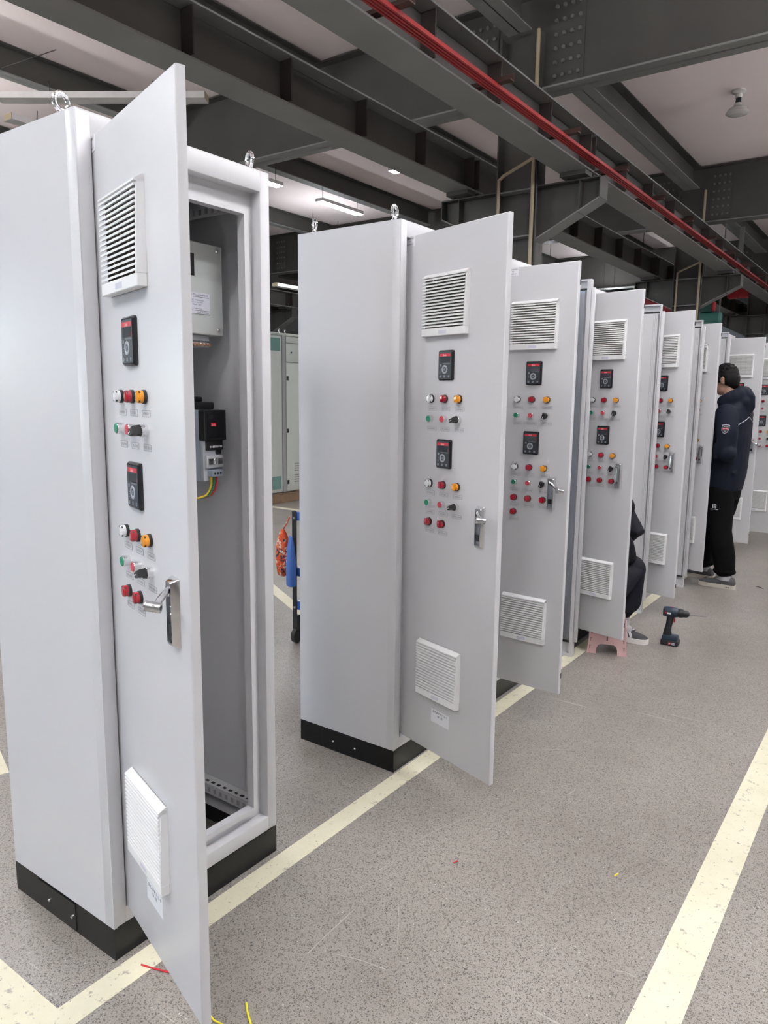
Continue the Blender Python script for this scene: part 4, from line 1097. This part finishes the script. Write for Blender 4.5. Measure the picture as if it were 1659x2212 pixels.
# tool cart behind the second cabinet
t = thing('tool_cart', 'black and blue tool cart standing behind the second cabinet', 'cart', (-1.37, 2.16, 0), R(8))
for x in (0, .48):
    for y in (0, .72):
        mb = MB(); mb.box(x, x+.030, y, y+.004, .17, .80, 'black'); mb.box(x if x == 0 else x+.026, x+.004 if x == 0 else x+.030, y, y+.030, .17, .80, 'black')
        for z in (.22, .40, .44, .76): mb.cyl((x+.015, y, z), (x+.015, y-.004, z), .007, 'satin_metal', 10)
        mb.build('post', t)
        cs = MB(); cs.cyl((x+.005, y+.015, .045), (x+.030, y+.015, .045), .045, 'rubber', 18); cs.box(x, x+.035, y, y+.03, .085, .17, 'black'); cs.build('caster', t)
for z in (.205, .41, .745):
    mb = MB(); mb.box(.006, .504, .006, .744, z, z+.050, 'blue_plastic', .004); mb.box(.02, .49, .02, .73, z+.050, z+.052, 'satin_metal'); mb.build('shelf', t)
# bags hung on the cart
mb = MB(); mb.rings([ell((0, 0, z), a, bb, 20) for z, a, bb in ((.405, .012, .012), (.420, .034, .030), (.50, .044, .040), (.60, .040, .036), (.66, .024, .022), (.69, .008, .008))], 'floral')
mb.tube([(0, 0, .685), (.02, .01, .72), (.04, .01, .765)], .004, 'floral', 8)
mb.build('drawstring_bag', None, (-1.425, 2.140, 0), R(20), label='orange floral drawstring bag hanging from the tool cart', cat='bag', smooth=60)
mb = MB(); mb.rings([ell((0, 0, z), a, bb, 20, p=4) for z, a, bb in ((.365, .032, .020), (.372, .036, .024), (.50, .034, .026), (.60, .030, .016), (.66, .028, .004))], 'bag_blue')
bb_ = mb.build('paper_bag', None, (-1.335, 2.112, 0), R(-28), label='blue shopping bag hanging beside the floral bag', cat='bag', smooth=50)
mb = MB(); mb.M = Matrix.Rotation(R(90), 4, 'Y')
for k in range(4): mb.text('SAVE'[k], -.58+k*.022, .0, .016, 'ink_white', -.0265, w=.012)
mb.build('lettering', bb_)

# far cabinets on a pallet
t = thing('wooden_pallet', 'wooden pallet under the pale green cabinets in the background', 'pallet', (-5.85, 6.35, 0))
for x in (-.30, 0, .30):
    MB().box(x-.05, x+.05, -.30, 1.10, 0, .10, 'wood', .004).build('runner', t)
for k in range(8):
    MB().box(-.36, .36, -.30+k*.185, -.20+k*.185, .10, .118, 'wood').build('deck_board', t)
def far_cab(y0, y1, label, glazed):
    t = thing('switchgear_cabinet', label, 'cabinet', (-5.6, y0, .12), 0, 'pale green cabinets on the pallet'); W = y1-y0
    mb = MB(); mb.box(-.55, -.02, 0, W, 0, 2.15, 'paint_far', .004); mb.box(-.56, .0, -.004, W+.004, 2.15, 2.185, 'paint_far', .003); mb.build('cabinet_body', t)
    if glazed:
        d = MB(); d.box(-.02, 0, .01, W-.07, .01, 2.13, 'paint_far', .003); d = d.build('cabinet_door', t)
        for z0, z1 in ((.055, .235), (1.94, 2.11)): MB().box(-.002, .002, .03, W-.10, z0, z1, 'teal_glass').build('glass_pane', d)
        MB().box(-.02, .004, W-.06, W-.005, 0, 2.15, 'plate_grey').build('corner_post', t)
    else:
        MB().box(-.02, .0, .01, W-.01, 2.06, 2.14, 'paint_far', .002).build('header_strip', t)
        d = MB().box(-.02, .0, .01, W-.01, 1.80, 2.045, 'paint_far', .003).build('upper_door', t); MB().cyl((0, .11, 1.93), (.008, .11, 1.93), .010, 'black', 14).build('lock_knob', d)
        d = MB().box(-.02, .0, .01, W-.01, .01, 1.785, 'paint_far', .003).build('lower_door', t)
        for z in (.14, .86, 1.58): MB().box(-.001, .012, .012, .045, z-.028, z+.028, 'black', .003).build('hinge', d)
        lv = MB()
        for k in range(8): lv.box(0, .004, .16, W-.05, .13+k*.032+(.03 if k > 3 else 0), .142+k*.032+(.03 if k > 3 else 0), 'rib_plastic')
        lv.build('louvre', d)
    for y in (.05, W-.05):
        put('eye_bolt', ME['eye'], t, (-.06, y, 2.185), .4)
far_cab(6.06, 6.600, 'pale green cabinet with teal glass panels on the pallet', True)
far_cab(6.612, 7.16, 'pale green two-door cabinet with black hinges on the pallet', False)
trough((-10.26, 11.24, 3.86), (-10.26, 12.9, 3.86), 'pale unlit trough light seen far between the first two cabinets')

# things hung under the far crane beams
t = thing('red_board', 'dark red board hanging behind the second column', 'board', (-3.85, 17.2, 0))
MB().box(-.45, .95, 0, .03, 2.2, 3.86, 'board_red', .004).build('board', t)
for x in (-.3, .8): MB().tube([(x, .015, 3.86), (x, .015, 5.6)], .008, 'black', 6).build('hanger', t)
t = thing('compressor', 'green compressor with a teal tank hung beyond the second column', 'machine', (-2.50, 17.0, 0))
MB().lathe([(.001, -.24), (.10, -.23), (.13, -.19), (.13, .19), (.10, .23), (.001, .24)], (0, 0, 3.27), (1, 0, 0), 'machine_teal').build('tank', t)
mb = MB(); mb.box(-.20, .04, -.10, .10, 3.40, 3.60, 'machine_green', .02); mb.build('motor', t)
MB().box(.04, .075, -.11, .11, 3.42, 3.62, 'hoist_red', .006).build('pulley_guard', t)
for x in (-.18, .18): MB().box(x-.012, x+.012, -.012, .012, 3.38, 5.6, 'steel_edge').build('hanger', t)
t = thing('chain_hoist', 'bright red hoist block hanging between the far crane beams', 'hoist', (-2.42, 19.2, 0))
MB().box(-.20, .04, -.12, .12, 3.93, 4.22, 'hoist_red', .03).build('gear_case', t)
MB().lathe([(.001, 0), (.11, .0), (.13, .04), (.13, .22), (.001, .24)], (.04, 0, 4.06), (1, 0, 0), 'hoist_red').build('motor', t)
MB().box(-.05, .05, -.03, .03, 4.2, 5.6, 'steel_edge').build('hanger', t)
# ------------------------------------------------------------------ world and view
w = bpy.data.worlds.new('world'); sc.world = w; w.use_nodes = True
bg = w.node_tree.nodes['Background']
sky = w.node_tree.nodes.new('ShaderNodeTexSky'); sky.sky_type = 'NISHITA'; sky.sun_disc = False; sky.sun_elevation = R(40)
w.node_tree.links.new(sky.outputs[0], bg.inputs['Color']); bg.inputs['Strength'].default_value = 1.6
sc.view_settings.view_transform = 'Standard'; sc.view_settings.look = 'None'; sc.view_settings.gamma = 1.0; sc.view_settings.use_curve_mapping = False
sc.view_settings.exposure = 0.90
